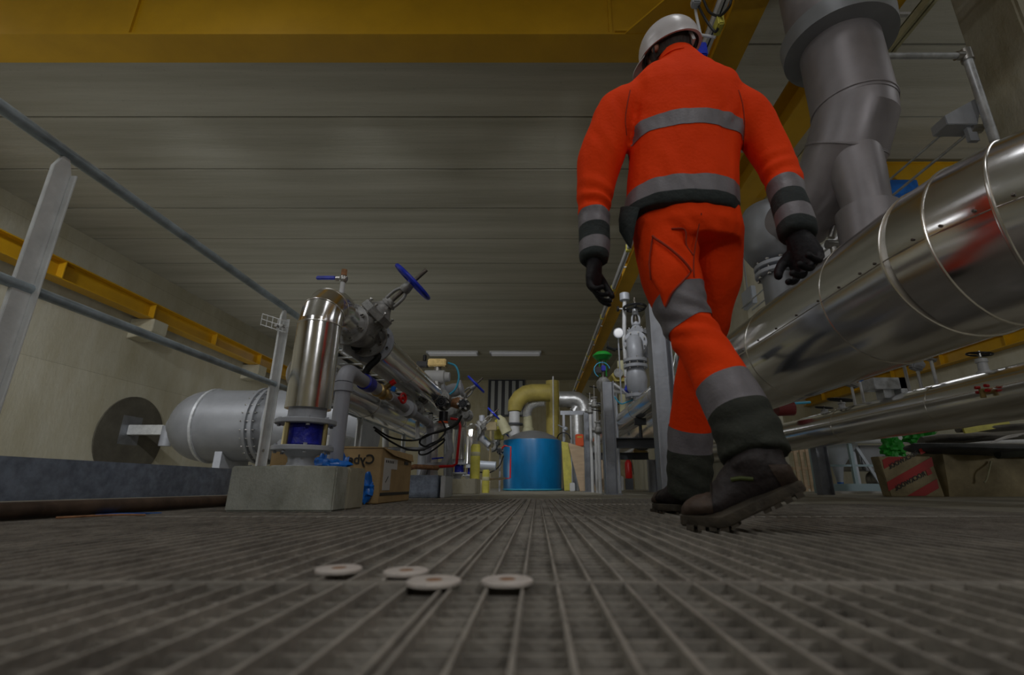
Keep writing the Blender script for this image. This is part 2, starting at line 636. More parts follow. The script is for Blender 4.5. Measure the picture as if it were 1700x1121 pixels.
# corbels carrying the left runway
for i, yc in enumerate((1.8, 6.2, 10.75, 15.15, 19.6)):
    cb = MB().prism([(XL, yc - 0.22, 3.80), (XL, yc - 0.22, 3.34), (-8.95, yc - 0.22, 3.42), (-8.85, yc - 0.22, 3.52), (-8.85, yc - 0.22, 3.80)], (0, 0.44, 0))
    struct('trim_%d' % (i + 3), cb, 'wall_concrete', bevel=0.01)
# louvre in the far wall
b0, b1 = P(811, 690, YF - 0.05), P(870, 632, YF - 0.05)
lv = thing('wall_louvre', 'dark louvre with pale vertical slats high in the far wall', 'louvre', (b0.x, YF - 0.05, b0.z))
MB().box(b0.x, b1.x, YF - 0.03, YF - 0.005, b0.z, b1.z).build('backing', 'louvre_dark', lv)
n = 5
sl = MB()
wd = (b1.x - b0.x) / n
for i in range(n):
    sl.box(b0.x + wd * (i + 0.28), b0.x + wd * (i + 0.80), YF - 0.12, YF - 0.03, b0.z + 0.03, b1.z - 0.03)
sl.build('slat', 'louvre_slat', lv, bevel=0.008)
fr = MB()
fr.box(b0.x - 0.05, b1.x + 0.05, YF - 0.14, YF - 0.005, b1.z, b1.z + 0.05).box(b0.x - 0.05, b1.x + 0.05, YF - 0.14, YF - 0.005, b0.z - 0.05, b0.z)
fr.box(b0.x - 0.05, b0.x, YF - 0.14, YF - 0.005, b0.z, b1.z).box(b1.x, b1.x + 0.05, YF - 0.14, YF - 0.005, b0.z, b1.z)
fr.build('frame', 'dark_grey', lv)

# ---- ceiling lights (fittings at real places; the lamps that light the hall)
proto = thing('ceiling_light', 'x', 'light', (0, 0, 0), 'batten lights under the ceiling')
MB().box(-0.24, 0.24, -1.0, 1.0, 0, 0.07).build('housing', 'white_paint', proto, bevel=0.006, local=True)
MB().box(-0.21, 0.21, -0.94, 0.94, -0.03, 0.0).build('diffuser', 'tube_light', proto, bevel=0.012, local=True)
MB().box(-0.22, 0.22, -1.0, -0.945, -0.032, 0.0).build('end_cap', 'grey_paint', proto, local=True)
MB().box(-0.22, 0.22, 0.945, 1.0, -0.032, 0.0).build('end_cap', 'grey_paint', proto, local=True)
alll = LAMPS + LAMPS_X
names = {(-0.85, 18.2): 'long lit fluorescent batten crossing the ceiling above the far blue tank',
         (-3.3, 18.2): 'lit fluorescent batten to the left of the one above the blue tank',
         (-6.6, 18.2): 'lit fluorescent batten on the far ceiling beside the left wall'}
for i, (x, yy, wt, cr) in enumerate(alll):
    lb = names.get((x, yy), 'fluorescent batten light on the ceiling, out of the picture or behind the crane')
    q = proto if i == 0 else dup(proto, (0, 0, 0), lb)
    q['label'] = lb
    q.location = (x, yy, CEIL - 0.07)
    q.rotation_euler = (0, 0, PI / 2 if cr else 0)
    l = lamp(x, yy, wt)
    if cr:
        l.rotation_euler = (0, 0, PI / 2)

for (p_, q_, w_, s_, lb_) in FILL_LIGHTS:
    d = (Vector(q_) - Vector(p_)).normalized()
    t = thing('fill_light', lb_, 'lamp', (p_[0], p_[1], p_[2] if p_[2] > 4 else 0))  # fitting modelled round each added fill light, unseen from the camera
    M = d.to_track_quat('-Z', 'Y').to_matrix()
    MB().cbox(Vector(p_) - d * 0.04, (s_ * 1.06, s_ * 0.66, 0.08), M).build('housing', 'dark_grey', t, bevel=0.01)
    MB().cbox(Vector(p_) + d * 0.002, (s_, s_ * 0.6, 0.006), M).build('lens', 'tube_light', t)
    if p_[2] > 4:
        MB().box(p_[0] - 0.02, p_[0] + 0.02, p_[1] - 0.21, p_[1] - 0.04, p_[2] - 0.02, p_[2] + 0.02).build('arm', 'dark_grey', t)
        continue
    for k in range(3):
        a = 2 * PI * k / 3
        MB().tube([(p_[0], p_[1], p_[2] * 0.45), (p_[0] + 0.3 * math.cos(a), p_[1] + 0.3 * math.sin(a), 0.012)], 0.012, 8).build('leg', 'black_iron', t)
    MB().tube([(p_[0], p_[1], p_[2] * 0.4), Vector(p_) - d * 0.06], 0.016, 8).build('mast', 'black_iron', t)

# ================================================================== GRATING
rows = [(-0.62, 0.58, 'in the row nearest the camera'), (0.58, 1.78, 'in the second row'), (1.78, 2.98, 'in the third row'), (2.98, 4.18, 'in the farthest row')]
cols = [(-1.655, -1.105, 'beside the left kerb'), (-1.101, -0.094, 'left of the middle'), (-0.092, 0.904, 'in the middle'), (0.906, 1.895, 'on the right')]
gp = {}
for (y0, y1, rn) in rows:
    for (x0, x1, cn) in cols:
        if y0 > 2.9 and x0 > 0.9:
            x1 = 1.11
        key = round(x1 - x0, 3)
        g = MB()
        if key not in gp:
            W, Lh = x1 - x0, y1 - y0 - 0.008
            n = max(2, round(W / 0.037))
            for i in range(n + 1):
                xx = 0.002 + (W - 0.008) * i / n
                g.box(xx, xx + 0.0034, 0.004, Lh - 0.004, -0.03, 0.0)
            m = round(Lh / 0.030)
            for i in range(1, m):
                yy = Lh * i / m
                g.box(0, W - 0.004, yy - 0.0015, yy + 0.0015, -0.015, -0.0070)
            g.box(0, W - 0.002, 0, 0.004, -0.03, 0.0).box(0, W - 0.002, Lh - 0.004, Lh, -0.03, 0.0)
            me = g.bm()
            gp[key] = me
            o = link('grating_panel', me, 'grating_steel')
        else:
            o = D_.objects.new('grating_panel', gp[key])
            COL.objects.link(o)
        o.location = (x0, y0 + 0.004, 0)
        tag(o, 'grating panel %s, %s' % (rn, cn), 'grating', 'steel grating panels of the walkway')
# bearers under the panels
for i, yy in enumerate((-0.62, 0.58, 1.78, 2.98, 4.18)):
    o = MB().box(-1.70, 1.94, yy - 0.035, yy + 0.035, -0.14, -0.0305).build('bearer_beam', 'dark_grey')
    tag(o, 'dark steel bearer seen through the grating under its %s cross joint' % ('near', 'first', 'second', 'third', 'far')[i], 'beam', 'bearers under the grating')
# worn steel fixing discs lying on the grating
for (u, v, r, lb) in ((562, 951, 0.0272, 'leftmost of the four worn round steel discs on the grating'),
                      (674, 955, 0.0262, 'worn round steel disc on the grating, second from the left and behind the others'),
                      (720, 972, 0.0285, 'worn round steel disc on the grating, nearest the camera with a rusty middle'),
                      (842, 971, 0.0275, 'rightmost of the four worn round steel discs, on the panel joint')):
    b = (560.5 - v) / 800
    t = 0.1 / -(sn + b * cs)
    x, y = (u - 892) / 800 * t, t * (cs - b * sn)
    d = thing('steel_disc', lb, 'disc', (x, y, 0.0), 'round steel discs on the grating')
    MB().lathe((x, y, 0.0005), (0, 0, 1), [(0, r * 0.93), (0.001, r), (0.004, r), (0.0052, r * 0.94), (0.0050, r * 0.35)], 40).build('plate', 'disc_steel', d)
    MB().lathe((x, y, 0.0052), (0, 0, 1), [(0, r * 0.34), (0.0006, r * 0.30), (0.0006, 0.002)], 24).build('screw', 'rust', d)

# ================================================================== CRANES AND RUNWAYS


def ibeam(mb, x0, x1, y0, y1, z0, z1, tf=0.022, tw=0.016):
    mb.box(x0, x1, y0, y1, z0, z0 + tf).box(x0, x1, y0, y1, z1 - tf, z1)
    xc = (x0 + x1) / 2
    mb.box(xc - tw / 2, xc + tw / 2, y0, y1, z0 + tf, z1 - tf)
    return mb


def runway(lb, x0, x1, y0, y1, z0, z1, grp):
    t = thing('runway_beam', lb, 'crane beam', ((x0 + x1) / 2, y0, z0), grp)
    ibeam(MB(), x0, x1, y0, y1, z0, z1).build('beam', 'beam_yellow', t)
    st = y0 + 0.8
    while st < y1:
        MB().box(x0 + 0.01, (x0 + x1) / 2, st, st + 0.02, z0 + 0.022, z1 - 0.022).box((x0 + x1) / 2, x1 - 0.01, st, st + 0.02, z0 + 0.022, z1 - 0.022).build('stiffener', 'beam_yellow', t)
        st += 2.25
    MB().box((x0 + x1) / 2 - 0.025, (x0 + x1) / 2 + 0.025, y0, y1, z1, z1 + 0.04).build('rail', 'stem_steel', t)
    return t


runway('yellow crane runway beam on concrete brackets along the left wall', -9.2, -8.9, YB, YF, 3.80, 4.18, 'yellow crane runway beams')
runway('yellow crane runway beam above the walking man, beside the cable track', 1.58, 1.85, YB, YF, 3.80, 4.18, 'yellow crane runway beams')
runway('short yellow runway beam behind the large grey duct', 2.65, 2.94, YB, 7.2, 3.80, 4.18, 'yellow crane runway beams')
runway('yellow crane runway beam on the far right wall above the lower pipe', 12.96, 13.28, YB, YF, 3.80, 4.18, 'yellow crane runway beams')
# crane girder crossing the picture top
cg = thing('overhead_crane', 'big yellow box girder of the overhead crane crossing the top of the picture', 'crane', (-3.7, 3.6, 4.29))
MB().box(-9.15, 1.72, 3.60, 3.93, 4.29, 4.31).box(-9.15, 1.72, 3.60, 3.93, 5.0, 5.02).box(-9.15, 1.72, 3.625, 3.645, 4.31, 5.0).box(-9.15, 1.72, 3.885, 3.905, 4.31, 5.0).build('girder', 'beam_yellow', cg)
for xc in (1.72, -9.05):
    MB().box(xc - 0.11, xc + 0.11, 2.35, 4.6, 4.28, 4.62).build('end_carriage', 'beam_yellow', cg, bevel=0.01)
MB().prism([(1.60, 3.60, 4.62), (0.75, 3.60, 4.31), (1.60, 3.60, 4.31)], (0, -0.02, 0)).prism([(1.60, 3.602, 4.30), (0.85, 3.602, 4.295), (1.60, 2.75, 4.295)], (0, 0, 0.02)).build('gusset', 'beam_yellow', cg)
for xc in (0.7, -4.0):
    MB().box(xc, xc + 0.03, 3.60, 3.625, 4.31, 4.98).build('weld_plate', 'beam_yellow', cg)
for yc in (2.5, 4.42):
    MB().cyl((1.66, yc, 4.30), (1.78, yc, 4.30), 0.075).build('wheel', 'stem_steel', cg)
# second crane in the right bay
cg = thing('overhead_crane', 'yellow crane girder in the right bay glimpsed between duct and shiny pipe', 'crane', (8, 6.4, 4.29))
MB().box(2.98, 12.9, 6.30, 6.62, 4.24, 4.26).box(2.98, 12.9, 6.33, 6.345, 4.26, 4.86).box(2.8, 13.1, 6.575, 6.59, 4.26, 4.86).box(2.98, 12.9, 6.30, 6.62, 4.86, 4.88).build('girder', 'beam_yellow', cg)
MB().box(4.4, 5.6, 6.1, 6.28, 4.16, 4.42).build('hoist_body', 'blue_plastic', cg, bevel=0.01)
for xc in (2.79, 13.12):
    MB().box(xc - 0.1, xc + 0.1, 5.6, 7.3, 4.225, 4.5).build('end_carriage', 'beam_yellow', cg, bevel=0.01)
# conductor track along the runway
ct = thing('conductor_track', 'white cable track running beside the yellow runway beam toward the far wall', 'cable track', (1.46, -3, 3.7))
MB().box(1.435, 1.46, -4, YF, 3.72, 3.80).box(1.475, 1.50, -4, YF, 3.72, 3.80).box(1.435, 1.50, -4, YF, 3.79, 3.805).build('channel', 'white_paint', ct)
MB().box(1.461, 1.474, -4, YF, 3.735, 3.79).build('inner_strip', 'black_rubber', ct)
yy = 1.2
while yy < YF:
    MB().box(1.44, 1.60, yy, yy + 0.03, 3.805, 3.83).build('bracket', 'white_paint', ct)
    MB().box(1.425, 1.51, yy + 0.8, yy + 0.87, 3.70, 3.81).build('joint_clip', 'insulation_yellow', ct)
    yy += 1.65
ct = thing('conductor_track', 'second cable track above the galvanised cross tube, right of the large duct', 'cable track', (3.1, -3, 3.7))
MB().box(3.06, 3.085, -4, 6.2, 3.72, 3.80).box(3.10, 3.125, -4, 6.2, 3.72, 3.80).box(3.06, 3.125, -4, 6.2, 3.79, 3.805).build('channel', 'insulation_pale', ct)
MB().box(3.086, 3.099, -4, 6.2, 3.735, 3.79).build('inner_strip', 'black_rubber', ct)
for yy in (1.0, 3.0, 5.0):
    MB().box(2.95, 3.12, yy, yy + 0.03, 3.805, 3.83).build('bracket', 'white_paint', ct)
# cable trolley hanging from the track near the helmet
tr = thing('cable_trolley', 'cable trolley with looping black cables hanging from the white track above the helmet', 'cable trolley', (1.44, 3.55, 3.6))
MB().tube([PX(1153, 5, 1.30), PX(1156, 25, 1.30), PX(1163, 58, 1.30), PX(1188, 62, 1.40)], 0.012, 8).build('arm', 'white_paint', tr)
MB().tube(catmull([PX(1156, 2, 1.31), PX(1170, 30, 1.33), PX(1186, 52, 1.38), PX(1193, 46, 1.40)]), 0.010, 8).build('cable', 'black_rubber', tr)
MB().tube(catmull([PX(1168, 0, 1.34), PX(1178, 20, 1.36), PX(1195, 26, 1.40), PX(1210, 12, 1.43), PX(1214, 0, 1.44)]), 0.010, 8).build('cable', 'black_rubber', tr)
c0 = PX(1193, 42, 1.41)
MB().cbox(c0, (0.05, 0.12, 0.1)).build('clip', 'insulation_yellow', tr, bevel=0.01)
c0 = PX(1155, 4, 1.29)
MB().cbox(c0, (0.07, 0.07, 0.07)).build('clamp', 'grey_paint', tr, bevel=0.01)
c0 = PX(1162, 88, 1.30)
tag(MB().cbox(c0, (0.09, 0.1, 0.13)).build('limit_switch', 'blue_paint', bevel=0.01), 'small blue switch box below the track beside the helmet', 'switch')
# thin conduit running along the ceiling at right of the beam
o = MB().tube([(2.15, 1.0, 4.99), (2.15, 10.5, 4.99)], 0.012, 8).build('conduit', 'grey_paint')
tag(o, 'thin grey conduit on the ceiling between the two yellow beams', 'conduit')

# ================================================================== LEFT RAILING AND KERB
RX = -1.62
hr = thing('guard_rail', 'galvanised tube railing with flat posts along the left edge of the walkway', 'railing', (RX, 0, 0))
MB().tube([(RX, -2.0, 1.195), (RX, 6.5, 1.195)], 0.0205, 20).build('top_rail', 'rail_steel', hr)
MB().tube([(RX, -2.0, 0.70), (RX, 6.5, 0.70)], 0.017, 20).build('middle_rail', 'rail_steel', hr)
for yp in (-0.1, 1.40, 2.90, 4.40, 5.90):
    p = MB().prism([(RX - 0.006, yp - 0.032, 0.02), (RX - 0.006, yp + 0.032, 0.02), (RX - 0.006, yp + 0.032, 1.125), (RX - 0.006, yp + 0.012, 1.178), (RX - 0.006, yp - 0.012, 1.178), (RX - 0.006, yp - 0.032, 1.125)], (0.013, 0, 0))
    p.prism([(RX + 0.007, yp + 0.026, 0.02), (RX + 0.007, yp + 0.032, 0.02), (RX + 0.007, yp + 0.032, 1.125), (RX + 0.007, yp + 0.026, 1.125)], (0.022, 0, 0))
    po = p.build('post', 'galvanised_bright', hr, bevel=0.0015)
    for zb in (0.30, 0.16):
        MB().bolts((RX + 0.008, yp, zb), (1, 0, 0), 0.0001, 1, 0.009, 0.012).build('bolt', 'bolt_steel', po)
o = MB().box(RX - 0.022, RX - 0.014, -2.0, 6.5, 0.055, 0.188).build('toe_plate', 'toe_plate_steel')
o.parent = hr
for v in o.data.vertices:
    v.co -= Vector((RX, 0, 0))
o = MB().tube([(RX + 0.036, -2.0, 0.028), (RX + 0.036, 2.7, 0.028)], 0.026, 16).build('kerb_pipe', 'kerb_pipe_brown')
tag(o, 'dark brown pipe lying along the grating edge under the blue-grey toe plate', 'pipe')
o = MB().tube(catmull([(-1.50, 1.60, 0.005), (-1.42, 1.72, 0.007), (-1.36, 1.78, 0.004)]), 0.004, 6).build('cable_offcut', 'rust')
tag(o, 'short reddish strip lying on the grating beside the left kerb', 'strip')
o = MB().prism([(-1.57, 1.82, 0.001), (-1.44, 1.93, 0.001), (-1.43, 1.95, 0.001), (-1.57, 1.90, 0.001)], (0, 0, 0.003)).build('plastic_scrap', 'blue_plastic')
tag(o, 'scrap of blue plastic film on the grating by the brown kerb pipe', 'plastic scrap')
# cable tray piece clipped to the second post
ctp = thing('tray_bracket', 'wire mesh cable tray bracket at the top of the second railing post', 'bracket', (-1.62, 2.86, 1.1))
m = MB()
a = Vector((-1.72, 2.84, 1.13))
for i in range(5):
    m.tube([a + Vector((0.035 * i, 0, -0.012 * i)), a + Vector((0.035 * i, 0, -0.075 - 0.012 * i))], 0.003, 6)
for i in range(3):
    m.tube([a + Vector((0, 0, -0.035 * i)), a + Vector((0.17, 0, -0.055 - 0.035 * i))], 0.003, 6)
m.build('mesh_piece', 'galvanised_bright', ctp)
MB().bolts((-1.60, 2.84, 1.05), (0, 1, 0), 0.018, 2, 0.010, 0.03).build('clamp', 'bolt_steel', ctp)
# ================================================================== PIPE FITTINGS (prototypes, copied below)


def bolts_each(parent, c, axis, R, k, r, h, a0=0.0, m='bolt_steel', local=False):
    c = Vector(c)
    x, y, d = frame(axis)
    for i in range(k):
        a = 2 * PI * (i + a0) / k
        p = c + (x * math.cos(a) + y * math.sin(a)) * R
        b = MB().tube([p - d * h / 2, p + d * h / 2], r * 0.55, 8).tube([p - d * h / 2, p - d * (h / 2 - r * 0.9)], r, 6).tube([p + d * (h / 2 - r * 0.9), p + d * h / 2], r, 6)
        b.build('bolt', m, parent, local=local)



def handwheel(name, R, m, parent, c, axis, r=0.0145, spokes=3):
    w = MB().ring(c, axis, R, r, 36, 8)
    x, y, d = frame(axis)
    c = Vector(c)
    w.lathe(c - d * 0.018, d, [(0, 0.028), (0.012, 0.030), (0.036, 0.022)], 16)
    for i in range(spokes):
        a = 2 * PI * i / spokes + 0.3
        e = c + (x * math.cos(a) + y * math.sin(a)) * R
        w.tube([c, (c + e) / 2 + d * 0.004, e], [r * 1.1, r * 0.8, r * 0.9], 8)
    return w.build(name, m, parent, local=True)


def make_gate_valve(label, wheel='blue_paint', body='cast_iron', R=0.135):
    """pipe axis = local Y, stem = local Z"""
    t = thing('gate_valve', label, 'valve')
    b = MB()
    b.lathe((0, -0.15, 0), (0, 1, 0), [(0, 0.075), (0.04, 0.072), (0.09, 0.088), (0.15, 0.10), (0.21, 0.088), (0.26, 0.072), (0.30, 0.075)], 28)
    b.lathe((0, 0, 0.04), (0, 0, 1), [(0, 0.095), (0.06, 0.085), (0.09, 0.08)], 24)
    b.build('body', body, t, local=True)
    for s_ in (-1, 1):
        f = MB().lathe((0, s_ * 0.155 - 0.012, 0), (0, 1, 0), [(0, 0.122), (0.003, 0.126), (0.021, 0.126), (0.024, 0.122)], 32).build('flange', body, t, local=True)
        bolts_each(f, (0, s_ * 0.155, 0), (0, 1, 0), 0.105, 8, 0.010, 0.075, 0.5, local=True)
    bo = MB().lathe((0, 0, 0.13), (0, 0, 1), [(0, 0.112), (0.022, 0.112), (0.024, 0.11), (0.026, 0.11), (0.046, 0.11), (0.048, 0.085), (0.075, 0.060), (0.10, 0.042), (0.13, 0.040)], 8)
    bo.build('bonnet', body, t, local=True, bevel=0.003)
    bolts_each(t, (0, 0, 0.155), (0, 0, 1), 0.095, 8, 0.009, 0.085, local=True)
    yk = MB()
    for s_ in (-1, 1):
        yk.tube(catmull([(s_ * 0.030, 0, 0.245), (s_ * 0.040, 0, 0.27), (s_ * 0.038, 0, 0.33), (s_ * 0.024, 0, 0.365)]), 0.011, 10)
    yk.lathe((0, 0, 0.36), (0, 0, 1), [(0, 0.030), (0.02, 0.036), (0.05, 0.030), (0.07, 0.026)], 18)
    yk.lathe((0, 0, 0.235), (0, 0, 1), [(0, 0.048), (0.015, 0.048), (0.018, 0.03), (0.04, 0.026)], 18)
    yk.build('yoke', body, t, local=True)
    MB().tube([(0, 0, 0.24), (0, 0, 0.56)], 0.0125, 14).build('stem', 'stem_steel', t, local=True)
    handwheel('handwheel', R, wheel, t, (0, 0, 0.445), (0, 0, 1))
    return t


def rot_from(pipe, stem):
    z = Vector(stem).normalized()
    y = Vector(pipe)
    y = (y - z * y.dot(z)).normalized()
    x = y.cross(z)
    return Matrix((x, y, z)).transposed().to_euler()


def spiral_elbow(mb, c, a, b, R, r, segs=5, n=32, t0=0, t1=PI / 2):
    """segmented (lobster back) cladding bend"""
    pts = arc(c, a, b, R, segs, t0, t1)
    mb.tube(pts, r, n)
    return pts


def seam(mb, c, d, r, w=0.012, h=0.004, n=40):
    c, d = Vector(c), Vector(d).normalized()
    mb.lathe(c - d * w / 2, d, [(0, r), (w * 0.2, r + h), (w * 0.5, r + h * 1.2), (w * 0.8, r + h), (w, r)], n)
    return mb


# ================================================================== LEFT PLANT
valve0 = make_gate_valve('large gate valve with blue handwheel on the elbow of the near shiny riser')
SD = (0.72, -0.05, 0.72)
HX, HZ = -1.08, 1.0


def riser(yc, sgn, first, desc, r=0.101):
    """clad riser on a plinth, elbow at the top turning towards the valve; sgn=+1: valve beyond"""
    t = thing('clad_riser', 'polished aluminium clad vertical pipe with elbow, %s' % desc, 'pipe', (HX, yc, 0.30), 'clad risers of the left skids')
    m = MB()
    m.tube([(HX, yc, 0.445), (HX, yc, 0.86)], r, 40)
    m.build('cladding', 'aluminium', t)
    e = MB()
    pts = arc((HX, yc + sgn * 0.14, 0.86), (0, -sgn, 0), (0, 0, 1), 0.14, 3)
    e.tube([Vector((HX, yc, 0.84)), Vector((HX, yc, 0.862))] + pts[1:] + [Vector((HX, yc + sgn * 0.17, HZ))], r, 40)
    e.build('elbow_cladding', 'aluminium', t, sharp=12)
    s = MB()
    seam(s, (HX, yc, 0.86), (0, 0, 1), r, 0.010, 0.0028)
    for i in (1, 2):
        p = pts[i]
        seam(s, p, (pts[i + 1] - pts[i - 1]), r * 1.0, 0.008, 0.003)
    s.build('seam', 'aluminium_seam', t)
    MB().tube([(HX, yc, 0.395), (HX, yc, 0.45)], 0.083, 28).build('bare_pipe', 'grey_paint', t)
    MB().tube([(HX, yc + sgn * 0.165, HZ), (HX, yc + sgn * 0.38, HZ)], 0.082, 32).build('neck_cladding', 'aluminium', t)
    # expansion coupling
    k = thing('expansion_coupling', 'blue rubber expansion joint between two flanges, %s' % desc, 'pipe coupling', (HX, yc, 0.18), 'blue expansion joints')
    for z in (0.372, 0.252):
        f = MB().lathe((HX, yc, z), (0, 0, 1), [(0, 0.130), (0.003, 0.133), (0.019, 0.133), (0.022, 0.130)], 36).build('flange', 'grey_paint', k)
        bolts_each(f, (HX, yc, z + 0.01), (0, 0, 1), 0.112, 8, 0.009, 0.042, 0.35, 'grey_paint')
    MB().lathe((HX, yc, 0.273), (0, 0, 1), [(0, 0.080), (0.01, 0.088), (0.05, 0.083), (0.09, 0.088), (0.10, 0.080)], 32).build('bellows', 'blue_cast', k)
    for i in range(4):
        a = PI / 4 + PI / 2 * i + 0.5
        MB().tube([(HX + 0.112 * math.cos(a), yc + 0.112 * math.sin(a), 0.262), (HX + 0.112 * math.cos(a), yc + 0.112 * math.sin(a), 0.380)], 0.011, 10).build('tie_rod', 'gold_rod', k)
    MB().lathe((HX, yc, 0.186), (0, 0, 1), [(0, 0.062), (0.02, 0.055), (0.04, 0.058), (0.062, 0.080), (0.068, 0.084)], 24).build('reducer', 'grey_paint', k)
    MB().lathe((HX, yc, 0.180), (0, 0, 1), [(0, 0.118), (0.006, 0.118), (0.007, 0.07)], 30).build('base_ring', 'galvanised', k)


def plinth(x0, x1, y0, y1, lb, m='plinth_concrete', h=0.18):
    o = MB().box(x0, x1, y0, y1, 0.0, h).build('plinth', m, bevel=0.006)
    return tag(o, lb, 'plinth', 'plinths of the left skids')


plinth(-1.275, -0.835, 2.08, 2.212, 'grey concrete plinth under the nearest shiny riser, in front of the cardboard box')
plinth(-1.275, -0.83, 2.22, 2.42, 'paler concrete block right behind the nearest plinth', 'column_concrete', 0.18)
riser(2.27, 1, True, 'nearest the camera, on the front plinth')
valve0.location = (HX - 0.01, 2.27 + 0.52, HZ)
valve0.rotation_euler = rot_from((0, 1, 0), SD)
# small vent with blue lever on the elbow top
v = thing('vent_valve', 'small ball valve with flat blue lever on top of the near riser elbow', 'valve', (HX + 0.06, 2.36, 1.09))
x, y = HX + 0.03, 2.40
MB().cyl((x, y, 1.08), (x, y, 1.155), 0.013).build('nipple', 'white_paint', v)
MB().ell((x, y, 1.17), (0.022, 0.020, 0.026)).tube([(x - 0.04, y, 1.172), (x + 0.02, y, 1.172)], 0.013, 8).build('body', 'bolt_steel', v)
MB().cyl((x, y, 1.19), (x, y, 1.225), 0.016, n=8).build('cap', 'rust', v)
MB().cbox((x - 0.095, y, 1.178), (0.105, 0.016, 0.022)).build('lever', 'blue_paint', v, bevel=0.005)


def header(y0, y1, lb, r=0.098):
    t = thing('clad_header', lb, 'pipe', (HX, y0, HZ), 'clad header pipes between the valves')
    MB().lathe((HX, y0 - 0.03, HZ), (0, 1, 0), [(0, 0.140), (0.02, 0.140), (0.022, r), (0.10, r)], 36).build('flange', 'grey_paint', t)
    bolts_each(t, (HX, y0 - 0.02, HZ), (0, 1, 0), 0.112, 8, 0.010, 0.05, 0.5)
    MB().tube([(HX, y0 + 0.05, HZ), (HX, y1, HZ)], r, 40).build('cladding', 'aluminium', t)
    s = MB()
    q = y0 + 0.8
    while q < y1 - 0.1:
        seam(s, (HX, q, HZ), (0, 1, 0), r, 0.01, 0.002)
        q += 0.95
    s.tube([(HX + r * 0.72, y0 + 0.06, HZ + r * 0.72), (HX + r * 0.72, y1, HZ + r * 0.72)], 0.003, 6)
    s.build('seam', 'aluminium_seam', t)
    MB().lathe((HX, y1, HZ), (0, 1, 0), [(0, r), (0.05, 0.066), (0.12, 0.062)], 30).build('reducer', 'grey_paint', t)
    return t


header(3.05, 5.35, 'shiny header pipe running back from the near gate valve')
dup(valve0, (HX, 5.95, HZ), 'gate valve with blue handwheel above the red tube, second from the camera', rot_from((0, -1, 0), SD), group='gate valves with blue handwheels')
valve0['group'] = 'gate valves with blue handwheels'
plinth(-1.25, -0.86, 4.35, 4.75, 'blue-grey steel faced plinth behind the cardboard box', 'toe_plate_steel', 0.19)
plinth(-0.84, -0.80, 4.37, 4.75, 'narrow light plinth strip beside the blue-grey plinth', 'white_paint', 0.185)
plinth(-1.30, -0.80, 6.5, 7.1, 'low long concrete plinth, third along the left row', 'column_concrete', 0.19)
riser(6.75, -1, False, 'second along the row, beyond the red tube')
riser(8.0, 1, False, 'third along the row, near the yellow pipes')
dup(valve0, (HX, 8.50, HZ), 'gate valve with blue handwheel third along the row, above yellow pipes', rot_from((0, 1, 0), SD))
header(8.75, 11.2, 'shiny header with blue reflections beyond the third gate valve')
dup(valve0, (HX, 11.75, HZ), 'farthest gate valve with blue handwheel, beside the blue tank', rot_from((0, -1, 0), SD))
plinth(-1.30, -0.80, 7.8, 8.3, 'small concrete plinth beneath the third riser', 'column_concrete', 0.19)

# lower clad pipe running back behind the riser
t = thing('clad_pipe', 'lower dented aluminium clad pipe running back behind the near riser', 'pipe', (-1.46, 2.2, 0.80))
MB().tube([(-1.44, 2.95, 0.78), (-1.44, 6.2, 0.78)], 0.135, 40).build('cladding', 'aluminium', t)
s = MB()
for q in (3.1, 4.0, 4.9, 5.8):
    seam(s, (-1.44, q, 0.78), (0, 1, 0), 0.135, 0.014, 0.003)
s.build('seam', 'aluminium_seam', t)
MB().tube(arc((-1.44, 6.2, 0.58), (0, 0, 1), (0, 1, 0), 0.20, 8) + [Vector((-1.44, 6.40, 0.0))], 0.10, 28).build('elbow', 'grey_paint', t)
# upper small pipe
t = tag(MB().tube([(-1.32, 2.8, 1.02), (-1.32, 6.6, 1.02)], 0.030, 16).build('pipe', 'galvanised_bright'), 'thin galvanised pipe running back beside the cable ladder', 'pipe')

# cable ladder
t = thing('cable_ladder', 'galvanised cable ladder running back between the near riser and the valves', 'cable tray', (-1.30, 2.3, 0.90))
lx, lz = -1.24, 0.90
for s_ in (-0.085, 0.085):
    MB().box(lx + s_ - 0.003, lx + s_ + 0.003, 2.75, 7.4, lz - 0.03, lz + 0.03).build('side_rail', 'galvanised_bright', t)
yy = 2.80
while yy < 7.4:
    MB().tube([(lx - 0.085, yy, lz - 0.02), (lx + 0.085, yy, lz - 0.02)], 0.007, 8).build('rung', 'galvanised_bright', t)
    yy += 0.17
tag(MB().tube([(lx - 0.03, 2.75, lz), (lx - 0.02, 4.0, lz), (lx - 0.04, 7.4, lz)], 0.012, 8).build('cable', 'black_rubber'), 'black cable lying in the cable ladder', 'cable')
for q in (5.3, 6.6):
    o = MB().box(-1.28, -1.15, q, q + 0.04, 0.855, 0.868).box(-1.19, -1.15, q, q + 0.04, 0.0, 0.868)
    tag(o.build('support_frame', 'galvanised_bright'), 'galvanised bracket carrying the cable ladder, %s' % ('nearer one' if q < 6 else 'farther one'), 'support', 'supports under the cable ladder')

